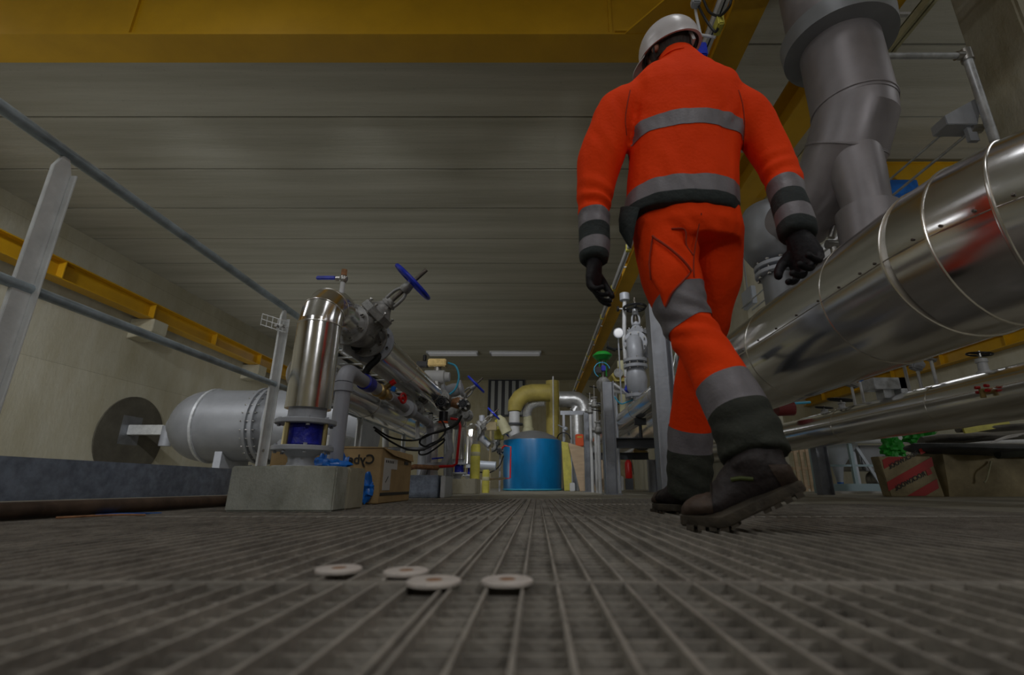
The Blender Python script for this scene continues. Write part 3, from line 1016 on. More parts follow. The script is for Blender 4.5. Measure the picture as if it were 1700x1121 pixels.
# grey plastic drain pipe with brass valve and red lever
t = thing('plastic_pipe', 'matte grey plastic drain pipe rising beside the near riser and turning back', 'pipe', (-1.085, 2.66, 0))
px_, py_ = -1.085, 2.66
MB().tube([(px_, py_, 0.0), (px_, py_, 0.66)], 0.041, 28).build('upright', 'pvc_grey', t)
e = arc((px_, py_ + 0.07, 0.655), (0, -1, 0), (0, 0, 1), 0.07, 8)
MB().tube(e + [Vector((px_, py_ + 0.12, 0.725))], 0.047, 28).lathe((px_, py_, 0.60), (0, 0, 1), [(0, 0.041), (0.004, 0.050), (0.05, 0.050), (0.055, 0.041)], 28).build('elbow', 'pvc_grey', t)
MB().tube([(px_, py_ + 0.10, 0.725), (px_, py_ + 0.55, 0.725)], 0.040, 28).build('run', 'pvc_grey', t)
MB().lathe((px_, py_ + 0.30, 0.725), (0, 1, 0), [(0, 0.041), (0.005, 0.050), (0.11, 0.050), (0.115, 0.041)], 28).build('blue_collar', 'blue_cast', t)
t = thing('brass_valve', 'small brass valve with red and blue knobs on the grey plastic pipe', 'valve', (px_, 3.3, 0.725))
MB().lathe((px_, 3.22, 0.725), (0, 1, 0), [(0, 0.030), (0.01, 0.048), (0.04, 0.048), (0.05, 0.035), (0.12, 0.032), (0.13, 0.046), (0.17, 0.046), (0.18, 0.03), (0.28, 0.028)], 12).build('body', 'brass', t)
MB().tube([(px_, 3.34, 0.75), (px_ + 0.06, 3.34, 0.79)], 0.018, 10).build('branch', 'brass', t)
MB().cyl((px_ + 0.055, 3.33, 0.785), (px_ + 0.085, 3.33, 0.805), 0.02, n=12).build('red_cap', 'red_paint', t)
MB().cyl((px_ + 0.02, 3.50, 0.765), (px_ + 0.03, 3.50, 0.80), 0.018, n=12).build('blue_cap', 'blue_plastic', t)
MB().ring((px_ + 0.07, 3.62, 0.735), (1, -0.3, 0), 0.035, 0.010, 20).cyl((px_, 3.62, 0.735), (px_ + 0.08, 3.62, 0.735), 0.012).build('knob', 'red_paint', t)
t = thing('plastic_pipe', 'grey plastic pipe continuing back from the brass valve to the tee', 'pipe', (px_, 3.5, 0.725))
MB().tube([(px_, 3.50, 0.725), (px_, 4.5, 0.70), (px_, 4.9, 0.70)], 0.036, 20).build('run', 'pvc_grey', t)
MB().lathe((px_, 3.95, 0.715), (0, 1, 0), [(0, 0.036), (0.01, 0.07), (0.03, 0.07), (0.035, 0.05), (0.1, 0.055), (0.12, 0.07), (0.14, 0.07), (0.15, 0.036)], 20).build('union', 'grey_paint', t)
MB().tube([(px_, 4.75, 0.70), (px_, 4.9, 0.69), (px_ , 4.97, 0.6), (px_, 4.97, 0.0)], 0.04, 20).build('down_pipe', 'pvc_grey', t)
# dark insulated hose bend
tag(MB().tube(catmull([(-1.18, 2.85, 0.93), (-1.10, 3.0, 0.94), (-1.03, 3.02, 0.90), (-1.09, 3.03, 0.83), (-1.12, 3.04, 0.76)]), 0.022, 14).build('hose', 'black_rubber'), 'short black insulated hose dropping from the cable ladder to the plastic pipe', 'hose')

# big grey tank / duct behind the railing with its dome towards the left wall
t = thing('horizontal_tank', 'big dull grey horizontal tank with domed end behind the railing', 'tank', (-5.3, 8.4, 0))
tx, ty, tz, tr_ = -6.35, 8.6, 1.12, 0.62
R_ = tr_
prof = [(0.0, 0.16)] + [(0.06 + 0.62 * (1 - math.cos(a)), R_ * math.sin(a)) for a in [PI / 2 * i / 9 for i in range(2, 10)]] + [(0.70, R_)]
MB().lathe((tx - 0.1, ty, tz), (1, 0, 0), prof + [(1.9, R_)], 48).build('shell', 'duct_rim', t)
MB().lathe((tx + 0.62, ty, tz), (1, 0, 0), [(0, R_), (0.01, R_ + 0.03), (0.05, R_ + 0.03), (0.06, R_)], 48).build('band', 'galvanised', t)
MB().lathe((tx + 1.5, ty, tz), (1, 0, 0), [(0, R_), (0.01, R_ + 0.045), (0.06, R_ + 0.045), (0.07, R_ - 0.02), (0.11, R_ - 0.02), (0.12, R_ + 0.045), (0.17, R_ + 0.045), (0.18, R_), (1.9, R_)], 48).build('flange', 'duct_rim', t)
bolts_each(t, (tx + 1.59, ty, tz), (1, 0, 0), R_ + 0.02, 28, 0.012, 0.24)
for q in (1.0, 2.6):
    MB().box(tx + q, tx + q + 0.12, ty - 0.4, ty + 0.4, 0, 0.65).build('saddle', 'grey_paint', t)
t = thing('wall_bracket', 'pale square steel bracket arm bolted to the left wall beside the tank dome', 'bracket', (-9.38, 9.0, 1.2))
c0 = PX(215, 715, -9.38)
MB().box(-9.395, -9.36, c0.y - 0.28, c0.y + 0.28, c0.z - 0.32, c0.z + 0.32).build('plate', 'post_steel', t)
MB().box(-9.36, -8.55, c0.y - 0.09, c0.y + 0.09, c0.z - 0.10, c0.z + 0.12).build('arm', 'galvanised_bright', t, bevel=0.01)
MB().cyl((-8.5, c0.y, c0.z - 0.35), (-8.5, c0.y, c0.z + 0.1), 0.12).build('clamp', 'grey_paint', t)
tag(MB().lathe((-9.395, 11.3, 1.15), (1, 0, 0), [(0, 0.95), (0.03, 0.95), (0.035, 0.80)], 48).build('wall_shadow', 'pit_concrete'), 'dark disc painting the round shadow on the left wall behind the tank dome', 'painted shadow')  # flat dark disc paints the round shadow behind the tank

# machinery cabinets behind the railing / right of the tank
for (x0, x1, y0, y1, z1, m, lb) in ((-2.45, -2.05, 5.2, 5.6, 0.62, 'galvanised_bright', 'pale steel frame panel behind the cardboard box'),
                                    (-3.5, -2.9, 6.6, 7.2, 0.7, 'duct_rim', 'grey machine housing between tank and cardboard box')):
    t = thing('machine_housing', lb, 'machine', ((x0 + x1) / 2, y0, 0))
    MB().box(x0, x1, y0, y1, 0.05, z1).build('case', m, t, bevel=0.02)
    MB().lathe(((x0 + x1) / 2, y0 - 0.03, z1 * 0.6), (0, 1, 0), [(0, 0.13), (0.02, 0.14), (0.03, 0.14)], 24).build('cover', 'cast_iron', t)
    for s_ in (x0 + 0.05, x1 - 0.09):
        MB().box(s_, s_ + 0.04, y0 + 0.02, y0 + 0.06, 0, 0.05).build('foot', 'dark_grey', t)

# ---- cardboard box with mirrored lettering
bx0, bx1, by0, by1, bh = -1.57, -0.915, 2.92, 3.62, 0.315
bx = thing('cardboard_box', 'large cardboard box with mirrored black lettering behind the concrete plinth', 'box', ((bx0 + bx1) / 2, by0, 0))
MB().box(bx0, bx1, by0, by1, 0.002, bh).build('carton', 'cardboard', bx, bevel=0.004)
MB().prism([(bx0, by0 - 0.003, bh), (bx1, by0 - 0.003, bh), (bx1, by0 + 0.2, bh + 0.015), (bx0, by0 + 0.2, bh + 0.03)], (0, 0, 0.004)).prism([(bx1 + 0.001, by0, bh), (bx1 + 0.001, by1, bh), (bx1 + 0.012, by1, bh - 0.05), (bx1 + 0.016, by0 + 0.2, bh - 0.035)], (0.003, 0, 0.002)).build('flap', 'cardboard', bx)
me, wdt = text_mesh('CyberPower', 0.075)
o = link('lettering', me, 'ink_black', bx)
o.location = (-0.955 - wdt - bx.location.x, by0 - 0.0055 - bx.location.y, 0.225)
MB().box(bx1 + 0.0005, bx1 + 0.002, by0 + 0.02, by1 - 0.02, 0.045, 0.062).build('strap', 'tape_black', bx)
lab = MB().box(bx1 + 0.001, bx1 + 0.0025, by0 + 0.05, by0 + 0.33, 0.20, 0.262).box(bx1 + 0.001, bx1 + 0.0025, by0 + 0.05, by0 + 0.20, 0.075, 0.20).build('shipping_label', 'label_white', bx)
pr = MB()
for k in range(5):
    pr.box(bx1 + 0.0026, bx1 + 0.0032, by0 + 0.08 + k * 0.035, by0 + 0.10 + k * 0.035, 0.235, 0.250)
pr.bar((bx1 + 0.003, by0 + 0.10, 0.12), (bx1 + 0.003, by0 + 0.15, 0.155), 0.0008, 0.008)
pr.build('print', 'ink_black', lab)
MB().box(bx1 + 0.001, bx1 + 0.0025, by0 + 0.50, by0 + 0.60, 0.24, 0.262).build('mark', 'ink_black', bx)
# crumpled blue plastic behind/around the plinth


def crumple(pts_c, r, seed, n=26, m=16):
    mb = MB().ell(pts_c, r, None, n, m)
    for i, p in enumerate(mb.v):
        q = p * 22 + Vector((seed, 0, 0))
        d = (p - Vector(pts_c))
        mb.v[i] = p + d * (noise.noise(q) * 0.55 + noise.noise(q * 2.3) * 0.35)
    return mb


for i, (c_, r_, lb) in enumerate((((-0.965, 2.86, 0.075), (0.035, 0.04, 0.075), 'crumpled blue plastic bag on the floor between plinth and cardboard box'),
                                  ((-1.10, 2.56, 0.19), (0.11, 0.04, 0.045), 'crumpled blue plastic sheet lying behind the near riser base'),
                                  ((-1.42, 2.75, 0.23), (0.03, 0.03, 0.04), 'small tuft of blue plastic on top of the near plinth'))):
    if i == 2:
        continue
    mb = crumple(c_, r_, i * 7 + 3)
    z0 = min(p.z for p in mb.v)
    if i == 0:
        for p in mb.v:
            p.z -= z0 - 0.001
    tag(mb.build('plastic_bag', 'blue_plastic', sharp=20), lb, 'plastic bag')

o = MB()
rg = []
for i in range(15):
    u_ = 530 + i * 3.4
    v_ = 760 + 10 * noise.noise(Vector((i * 0.7, 0, 4))) + (6 if i > 11 else 0)
    c_ = P(u_, v_, 2.875)
    rg.append([c_ + Vector((0.004 * math.cos(2 * PI * k / 12), 0.012 * math.sin(2 * PI * k / 12), (0.030 + 0.014 * noise.noise(Vector((i * 0.9, k * 0.5, 1)))) * math.sin(2 * PI * k / 12 + 0.4))) for k in range(12)])
o.loft(rg)
tag(o.build('plastic_sheet', 'blue_plastic', sharp=20), 'wrinkled blue plastic sheet hanging over the front of the cardboard box', 'plastic sheet')

# ---- middle cluster: actuators, motors, tubes
t = thing('valve_actuator', 'valve with beige control box and light blue hose above the shiny header', 'actuator', (-0.98, 5.2, 1.1))
c0 = P(727, 604, 5.2)
MB().cbox(c0, (0.20, 0.14, 0.085)).build('control_box', 'brass', t, bevel=0.01)
MB().cbox(c0 + Vector((-0.17, 0, -0.01)), (0.12, 0.08, 0.06)).cyl(c0 + Vector((-0.15, 0, 0.03)), c0 + Vector((-0.15, 0, 0.10)), 0.02).build('solenoid', 'black_iron', t, bevel=0.006)
MB().lathe(c0 + Vector((-0.02, 0, -0.15)), (1, 0, 0), [(-0.12, 0.05), (-0.11, 0.075), (0.10, 0.075), (0.11, 0.055), (0.16, 0.05)], 24).build('cylinder', 'white_paint', t)
MB().cyl(c0 + Vector((0, 0, -0.12)), c0 + Vector((0, 0, -0.04)), 0.04).build('neck', 'bolt_steel', t)
MB().cyl(c0 + Vector((0, 0, -0.33)), c0 + Vector((0, 0, -0.2)), 0.05).build('lower_neck', 'bolt_steel', t)
MB().tube(catmull([c0 + Vector((0.11, 0, 0.01)), c0 + Vector((0.20, 0, -0.03)), c0 + Vector((0.24, 0, -0.15)), c0 + Vector((0.21, 0, -0.28)), c0 + Vector((0.13, 0, -0.36))]), 0.011, 10).build('air_hose', 'light_blue_tube', t)
MB().cbox(c0 + Vector((-0.09, 0, -0.37)), (0.26, 0.22, 0.10)).lathe(c0 + Vector((0.08, -0.05, -0.40)), (0, 1, 0), [(-0.1, 0.09), (0.1, 0.09)], 20).build('valve_body', 'cast_iron', t, bevel=0.02)


def motor(u, v, D, r, lb, m='black_iron'):
    c = P(u, v, D)
    t = thing('valve_motor', lb, 'motor', c)
    MB().lathe(c, (0, -1, 0), [(-0.12, r * 0.8), (-0.11, r), (0.02, r), (0.03, r * 0.92), (0.05, r * 0.9), (0.055, r * 0.6)], 24).build('housing', m, t)
    MB().ring(c + Vector((0, -0.058, 0)), (0, 1, 0), r * 0.62, 0.007, 24, 6).ring(c + Vector((0, -0.058, 0)), (0, 1, 0), r * 0.32, 0.005, 20, 6).build('face_ring', 'dark_grey', t)
    bolts_each(t, c + Vector((0, -0.035, 0)), (0, 1, 0), r * 0.9, 6, 0.012, 0.05)
    e_ = Vector((c.x, c.y + 0.08, c.z - r * 0.7))
    if c.y > 9:
        MB().tube([e_, Vector((e_.x, e_.y, 0))], 0.018, 8).build('stand', 'grey_paint', t)
    return t


motor(734, 669, 4.9, 0.070, 'black round valve motor in the centre of the left pipe cluster')
motor(770, 672, 5.2, 0.062, 'black valve motor right beside the red tube')
motor(830, 749, 9.4, 0.065, 'small black valve motor at the edge of the blue tank')
c0 = P(752, 668, 5.25)
tag(MB().lathe(c0 + Vector((-0.12, 0.05, 0)), (1, 0, 0), [(0, 0.05), (0.04, 0.065), (0.1, 0.045), (0.16, 0.065), (0.22, 0.05)], 20).build('pipe_union', 'rust', sharp=30), 'rusty pipe union between the two black valve motors', 'pipe union')
c0 = P(757, 650, 5.5)
tag(MB().lathe(c0 + Vector((-0.16, 0, -0.02)), (1, 0, 0.25), [(0, 0.06), (0.02, 0.10), (0.05, 0.10), (0.06, 0.07), (0.14, 0.08), (0.2, 0.07), (0.21, 0.10), (0.24, 0.10), (0.25, 0.05)], 20).build('flange_pair', 'grey_paint', sharp=30), 'grey flanged pipe piece behind the black valve motors', 'pipe')
c0 = P(736, 695, 4.9)
t = thing('pressure_switch', 'small dark switch with an orange ring beneath the round black motor', 'switch', c0)
MB().cyl(c0 + Vector((0, 0, -0.03)), c0 + Vector((0, 0, 0.07)), 0.045).build('body', 'black_iron', t, bevel=0.004)
MB().cyl(c0 + Vector((0, 0, -0.045)), c0 + Vector((0, 0, -0.03)), 0.05).build('ring', 'orange_plastic', t)
# red tube
tag(MB().tube([P(748, 695, 5.0), P(762, 697, 5.0), P(764, 708, 5.0), P(758, 770, 5.0), P(752, 774, 5.0), P(700, 776, 4.7)], 0.014, 10).build('red_tube', 'red_tube'), 'bright red tube bent down beside the second riser', 'tube')
tag(MB().tube([P(831, 747, 9.38), P(838, 740, 9.3), P(848, 742, 9.3), P(847, 794, 9.3), P(828, 796, 9.3)], 0.014, 8).build('red_tube', 'red_tube'), 'thin red tube against the blue tank', 'tube')
tag(MB().tube([P(668, 781, 4.4), P(688, 775, 4.5), P(727, 777, 4.7)], 0.022, 12).build('pipe', 'rust'), 'rusty pipe stub feeding the lower end of the red tube', 'pipe')
tag(MB().tube([P(717, 762, 4.9), P(736, 760, 4.9)], 0.008, 8).build('lever', 'blue_paint'), 'small blue lever beneath the looping black cables', 'lever')
# looping black cables
cb = [[(620, 709), (650, 727), (690, 731), (722, 718), (750, 708), (767, 690)],
      [(622, 714), (650, 734), (680, 747), (710, 744), (738, 720), (737, 705), (733, 698)],
      [(767, 690), (758, 705), (735, 716), (705, 724), (697, 736), (712, 742), (735, 730), (735, 735), (712, 752), (698, 755), (697, 748), (715, 737), (738, 728)]]
for i, c_ in enumerate(cb):
    pts = catmull([P(u, v, 4.3 + 0.5 * (k / len(c_)) + 0.03 * i) for k, (u, v) in enumerate(c_)], 6)
    tag(MB().tube(pts, 0.0085, 8).build('cable', 'black_rubber'), ('black cable hanging in a shallow curve from the lower pipe', 'black cable sagging below the other to the orange ringed switch', 'black cable coiled in loops beneath the valve motor')[i], 'cable', 'black cables under the left valves')
tag(MB().tube(catmull([P(836, 757, 9.3), P(828, 775, 9.3), P(812, 785, 9.2), P(795, 784, 9.0)]), 0.012, 8).build('cable', 'black_rubber'), 'black cable sagging beside the blue tank', 'cable')
# extra white pipes, tees and brackets of the cluster
for (pts, r, m, lb) in (
        ([P(717, 790, 5.0), P(717, 740, 5.0), P(720, 715, 5.0), P(735, 705, 5.0)], 0.06, 'foil', 'white wrapped pipe standing behind the looping cables'),
        ([P(700, 795, 4.9), P(706, 775, 4.9), P(735, 772, 5.0), P(748, 750, 5.2), P(745, 720, 5.2)], 0.035, 'grey_paint', 'pale grey bent pipe under the black cables'),
        ([P(669, 812, 4.6), P(669, 745, 4.6)], 0.024, 'white_paint', 'thin white upright behind the right end of the cardboard box'),
        ([P(645, 745, 4.6), P(705, 746, 4.6)], 0.018, 'grey_paint', 'thin grey cross bar behind the cardboard box'),
        ([P(693, 700, 4.6), P(693, 730, 4.6)], 0.020, 'white_paint', 'short white hanger below the lower clad pipe'),
        ([P(744, 712, 5.6), Vector((P(744, 812, 5.6).x, 5.6, 0.0))], 0.05, 'duct_rim', 'grey pipe upright between the plinths'),
        ([P(640, 712, 4.7), P(640, 745, 4.7)], 0.03, 'galvanised_bright', 'short galvanised upright under the lower clad pipe'),
        ([P(800, 690, 8.6), P(800, 730, 8.6), P(812, 740, 8.6)], 0.05, 'grey_paint', 'grey pipe bend by the third blue handwheel'),
        ([P(790, 772, 8.0), P(823, 774, 8.0)], 0.07, 'hopper_grey', 'grey tray shaped pipe end left of the blue tank'),
        ([P(806, 796, 7.6), P(838, 794, 8.8)], 0.02, 'brass', 'thin brass pipe near the floor left of the blue tank')):
    tag(MB().tube(pts, r, 18).build('pipe', m), lb, 'pipe')
c0 = P(665, 668, 4.4)
for i, (u, v, D, s_) in enumerate(((672, 672, 4.2, 0.09), (690, 680, 4.5, 0.08), (757, 700, 5.6, 0.09), (775, 690, 6.3, 0.08), (700, 660, 4.7, 0.07))):
    c0 = P(u, v, D)
    t = thing('flange_joint', ('bolted flange joint at the far end of the plastic pipe', 'bolted flange joint left of the round black motor', 'bolted flange joint behind the top of the red tube', 'bolted flange joint above the second riser', 'small bolted flange below the beige control box')[i], 'flange', c0, 'flange joints of the left cluster')
    MB().lathe(c0, (0.15, 1, 0), [(-0.06, s_ * 0.55), (-0.03, s_ * 0.6), (-0.028, s_), (-0.008, s_), (-0.006, s_ * 0.9), (0.006, s_ * 0.9), (0.008, s_), (0.028, s_), (0.03, s_ * 0.6), (0.08, s_ * 0.55)], 24).build('flange', 'cast_iron', t)
    bolts_each(t, c0, (0.15, 1, 0), s_ * 0.82, 8, 0.008, 0.09)
# yellow insulated uprights left of the tank
for (u, v0, v1, D, r, lb) in ((790, 738, 796, 6.9, 0.068, 'short yellow insulated pipe with taped cap in front of the third plinth'),
                              (807, 780, 819, 7.6, 0.055, 'yellow insulated pipe stub standing on the floor left of the blue tank'),
                              (829, 697, 730, 11.0, 0.11, 'yellow insulated pipe behind the fourth gate valve')):
    a, b = P(u, v0, D), P(u, v1, D)
    if u != 829:
        b.z = 0.0 if u == 807 else b.z
    t = thing('insulated_pipe', lb, 'pipe', (b.x, b.y, b.z), 'yellow insulated pipes by the blue tank')
    b.x = a.x
    MB().tube([b, a - Vector((0, 0, 0.03)), a], [r, r, r * 0.8], 20).build('insulation', 'insulation_yellow', t)
    MB().lathe(a + Vector((0, 0, -0.16)), (0, 0, 1), [(0, r), (0.005, r * 1.04), (0.05, r * 1.04), (0.055, r)], 20).build('tape', 'insulation_pale', t)
tag(MB().lathe(P(832, 698, 10.5), (0.5, 0, -1), [(-0.12, 0.03), (0, 0.10), (0.30, 0.12), (0.32, 0.02)], 24).build('insulation_cone', 'insulation_pale'), 'pale insulation cone beside the farthest handwheel', 'insulation')
c0 = P(815, 708, 10.6)
tag(MB().cbox(c0, (0.25, 0.1, 0.18)).tube([c0, Vector((c0.x, c0.y, 0))], 0.025, 8).build('control_box', 'cardboard_worn', bevel=0.01), 'small beige box on the pipes left of the olive duct', 'box')
# ================================================================== RIGHT SIDE: BIG CLAD PIPE
BX, BZ, BR = 1.81, 1.03, 0.35
t = thing('large_clad_pipe', 'huge polished aluminium clad pipe with segmented bend at the right of the man', 'pipe', (BX, 2, BZ))
EY = 1.86
ER = 0.62
MB().tube([(BX, EY, BZ), (BX, 9.6, BZ)], BR, 72).build('cladding', 'aluminium', t)
ec = Vector((BX + ER, EY, BZ))
segs = 7
pts = arc(ec, (-1, 0, 0), (0, -1, 0), ER, segs)
MB().tube(pts + [pts[-1] + Vector((1.6, 0, 0))], BR, 72).build('bend_cladding', 'aluminium', t, sharp=8)
for q in (2.32, 3.25, 4.3, 5.4, 6.6, 7.8):
    seam(MB(), (BX, q, BZ), (0, 1, 0), BR, 0.016, 0.003, 72).build('bead', 'aluminium_seam', t)
for i in range(0, segs):
    d = (pts[i + 1] - pts[i - 1]) if i else Vector((0, -1, 0))
    seam(MB(), pts[i], d, BR, 0.015, 0.005, 72).build('bead', 'aluminium_seam', t)
# lap joint with screws along the outer side
a = math.radians(184)
lap = []
for q in (9.6, 6, 4, 3, 2.6, 2.32, 2.1, EY):
    lap.append(Vector((BX + BR * math.cos(a), q, BZ + BR * math.sin(a))))
for i in range(1, 15):
    th = PI / 2 * i / 14
    lap.append(ec + Vector((-math.cos(th), -math.sin(th), 0)) * (ER + BR * abs(math.cos(a)) - 0.002) + Vector((0, 0, BR * math.sin(a))))
MB().tube(lap, 0.003, 6).build('lap_joint', 'aluminium_seam', t)
for i, q in enumerate((3.3, 3.05, 2.8, 2.56, 2.34, 2.16, 2.0, 1.9)):
    p = Vector((BX + BR * math.cos(a) - 0.002, q, BZ + BR * math.sin(a) + 0.014))
    MB().lathe(p, (-1, 0, 0), [(-0.003, 0.006), (0.003, 0.006), (0.005, 0.003)], 10).build('screw', 'stem_steel', t)
for i in range(1, 13):
    th = PI / 2 * (i + 0.5) / 14
    d = Vector((-math.cos(th), -math.sin(th), 0))
    p = ec + d * (ER + BR - 0.002) + Vector((0, 0, BR * math.sin(a) + 0.02))
    MB().lathe(p, d, [(-0.004, 0.006), (0.003, 0.006), (0.005, 0.003)], 10).build('screw', 'stem_steel', t)
MB().lathe((BX, 9.6, BZ), (0, 1, 0), [(0, BR), (0.25, BR * 0.86), (0.45, BR * 0.5), (0.5, 0.12)], 40).build('insulated_end', 'insulation_olive', t)
# thin clad pipe above-left of it, farther away
t = thing('clad_pipe', 'thinner clad pipe running beside the huge one behind the steel posts', 'pipe', (1.27, 4, 1.05))
MB().tube([(1.27, 4.1, 1.02), (1.27, 10.5, 1.02)], 0.12, 40).build('cladding', 'aluminium', t)
s = MB()
for q in (5, 6.1, 7.2, 8.3):
    seam(s, (1.27, q, 1.02), (0, 1, 0), 0.12, 0.014, 0.003)
s.build('seam', 'aluminium_seam', t)
MB().tube(arc((1.27, 4.1, 1.27), (0, 0, -1), (0, -1, 0), 0.25, 6) + [Vector((1.27, 3.85, 1.5))], 0.12, 32).build('elbow', 'aluminium', t, sharp=10)
# lower right clad pipe
t = thing('clad_pipe', 'long shiny clad pipe at the far right below the huge pipe, above the boxes', 'pipe', (3.03, 1.5, 0.665))
MB().tube([(3.03, 1.5, 0.665), (3.03, 9.5, 0.665)], 0.168, 48).build('cladding', 'aluminium', t)
s = MB()
for q in (2.4, 3.55, 4.75, 5.9, 7.1):
    seam(s, (3.03, q, 0.665), (0, 1, 0), 0.168, 0.014, 0.0025, 48)
s.tube([(3.03 - 0.168 * math.cos(0.15), 1.5, 0.665 + 0.168 * math.sin(0.15)), (3.03 - 0.168 * math.cos(0.15), 9.5, 0.665 + 0.168 * math.sin(0.15))], 0.0025, 6)
s.build('seam', 'aluminium_seam', t)
c0 = PX(1638, 650, 2.85)
q = thing('drain_tap', 'small brass and red tap on the side of the lower right clad pipe', 'tap', c0)
MB().cyl(c0 + Vector((0.05, 0, 0)), c0 + Vector((-0.03, 0, 0)), 0.018).cyl(c0 + Vector((-0.03, 0, -0.04)), c0 + Vector((-0.03, 0, 0.015)), 0.015).build('body', 'brass', q)
for dy, dz in ((-0.03, 0.03), (0.03, 0.03), (-0.03, 0.0), (0.03, 0.0)):
    MB().cyl(c0 + Vector((-0.01, dy, dz)), c0 + Vector((-0.035, dy * 1.2, dz)), 0.010).build('red_lug', 'red_paint', q)

# ---- H-section posts with cross beams (pipe rack)


def hpost(mb, x, y, z0, z1, w=0.14, h=0.13, tf=0.010, tw=0.008):
    mb.box(x - w / 2, x - w / 2 + tf, y - h / 2, y + h / 2, z0, z1).box(x + w / 2 - tf, x + w / 2, y - h / 2, y + h / 2, z0, z1)
    mb.box(x - w / 2 + tf, x + w / 2 - tf, y - tw / 2, y + tw / 2, z0, z1)
    return mb


racks = ((3.32, 0.875, 1.42, 1.36, 'nearest grey steel frame with its post just left of the front leg'),
         (6.0, 0.885, 2.35, 1.36, 'second grey steel pipe frame, its post between blue tank and near post'),
         (8.7, 0.90, 2.0, 1.36, 'third grey steel pipe frame, beside the leaning plywood board'))
for (y, xa, xb, zt, lb) in racks:
    t = thing('pipe_rack', lb, 'steel frame', (xa, y, 0), 'steel pipe frames on the right')
    hpost(MB(), xa, y, 0.012, zt).build('post', 'post_steel', t)
    MB().box(xa - 0.11, xa + 0.11, y - 0.10, y + 0.10, 0, 0.012).build('base_plate', 'post_steel', t)
    hpost(MB(), xb, y, 0.012, 0.54).build('post', 'post_steel', t)
    MB().box(xb - 0.11, xb + 0.11, y - 0.10, y + 0.10, 0, 0.012).build('base_plate', 'post_steel', t)
    xe = 1.47 if y < 4 else 1.95
    b = MB().box(xa + 0.07, xe, y - 0.05, y + 0.05, 0.54, 0.55).box(xa + 0.07, xe, y - 0.05, y + 0.05, 0.65, 0.66).box(xa + 0.07, xe, y - 0.004, y + 0.004, 0.55, 0.65)
    b.build('cross_beam', 'dark_grey', t)
    if y > 4:
        MB().box(BX - 0.12, BX + 0.12, y - 0.05, y + 0.05, 0.66, 0.69).build('pipe_shoe', 'brass', t)
    MB().box(1.20, 1.34, y - 0.03, y + 0.03, 0.82, 0.90).cyl((1.27, y, 0.66), (1.27, y, 0.82), 0.02).build('pipe_stand', 'dark_grey', t)
# posts on the far side
for (x, y, z1, lb) in ((3.42, 6.0, 0.9, 'dark grey steel post standing behind the raised heel'), (2.55, 10.4, 0.85, 'grey steel post near the red extinguisher'), (2.62, 2.9, 0.5, 'x')):
    if lb == 'x':
        continue
    o = hpost(MB(), x, y, 0, z1).build('steel_post', 'post_steel')
    tag(o, lb, 'post')

# ================================================================== GREY DUCT
t = thing('large_duct', 'large dull grey duct with wide collar coming down to the shiny pipe at upper right', 'duct', (2.07, 2.6, 1.4))
DX, DY = 2.09, 2.6
MB().tube([(DX, DY, CEIL - 0.004), (DX, DY, 3.12)], 0.295, 48).build('upper_duct', 'duct_grey', t)
MB().lathe((DX, DY, 2.98), (0, 0, 1), [(0, 0.26), (0.01, 0.345), (0.13, 0.355), (0.14, 0.30)], 56).build('collar', 'duct_rim', t)
main = [Vector((DX, DY, 3.0)), Vector((DX + 0.0, DY, 2.45)), P(1404, 250, 2.68), P(1378, 310, 2.85), P(1330, 365, 3.1), P(1288, 392, 3.32)]
MB().tube([main[0], main[0].lerp(main[1], 0.98), main[1]], [0.245, 0.245, 0.245], 48).build('lower_duct', 'duct_grey', t)
MB().tube([main[1] + Vector((0, 0, 0.04)), main[1] + Vector((0, 0, -0.02))] + main[2:], [0.245, 0.245, 0.245, 0.235, 0.215, 0.2], 64).build('side_leg', 'duct_grey', t, sharp=16)
s = MB()
seam(s, main[1] + Vector((0, 0, 0.03)), (0, 0, 1), 0.245, 0.02, 0.006, 48)
seam(s, main[2], main[3] - main[1], 0.243, 0.02, 0.006, 48)
seam(s, main[4], main[5] - main[3], 0.213, 0.02, 0.006, 48)
s.build('seam', 'duct_grey', t)
br = [P(1412, 235, 2.62), P(1425, 290, 2.60), P(1437, 335, 2.60), P(1447, 400, 2.60)]
br[3].z = 1.36
MB().tube(br[:3] + [br[2].lerp(br[3], 0.3)], [0.155, 0.15, 0.135, 0.135], 40).build('branch', 'duct_grey', t)
b2 = br[2].lerp(br[3], 0.15)
MB().lathe(b2, br[3] - b2, [(0, 0.135), (0.004, 0.172), (0.12, 0.172), (0.45, 0.170)], 40).build('branch_collar', 'duct_grey', t)
for i in range(10):
    a = 0.6 + i * 0.63
    x, y, d = frame(main[5] - main[3])
    p = main[4] + (x * math.cos(a) + y * math.sin(a)) * 0.214 + d * 0.03
    MB().lathe(p, (x * math.cos(a) + y * math.sin(a)), [(-0.004, 0.006), (0.004, 0.006)], 8).build('screw', 'stem_steel', t)
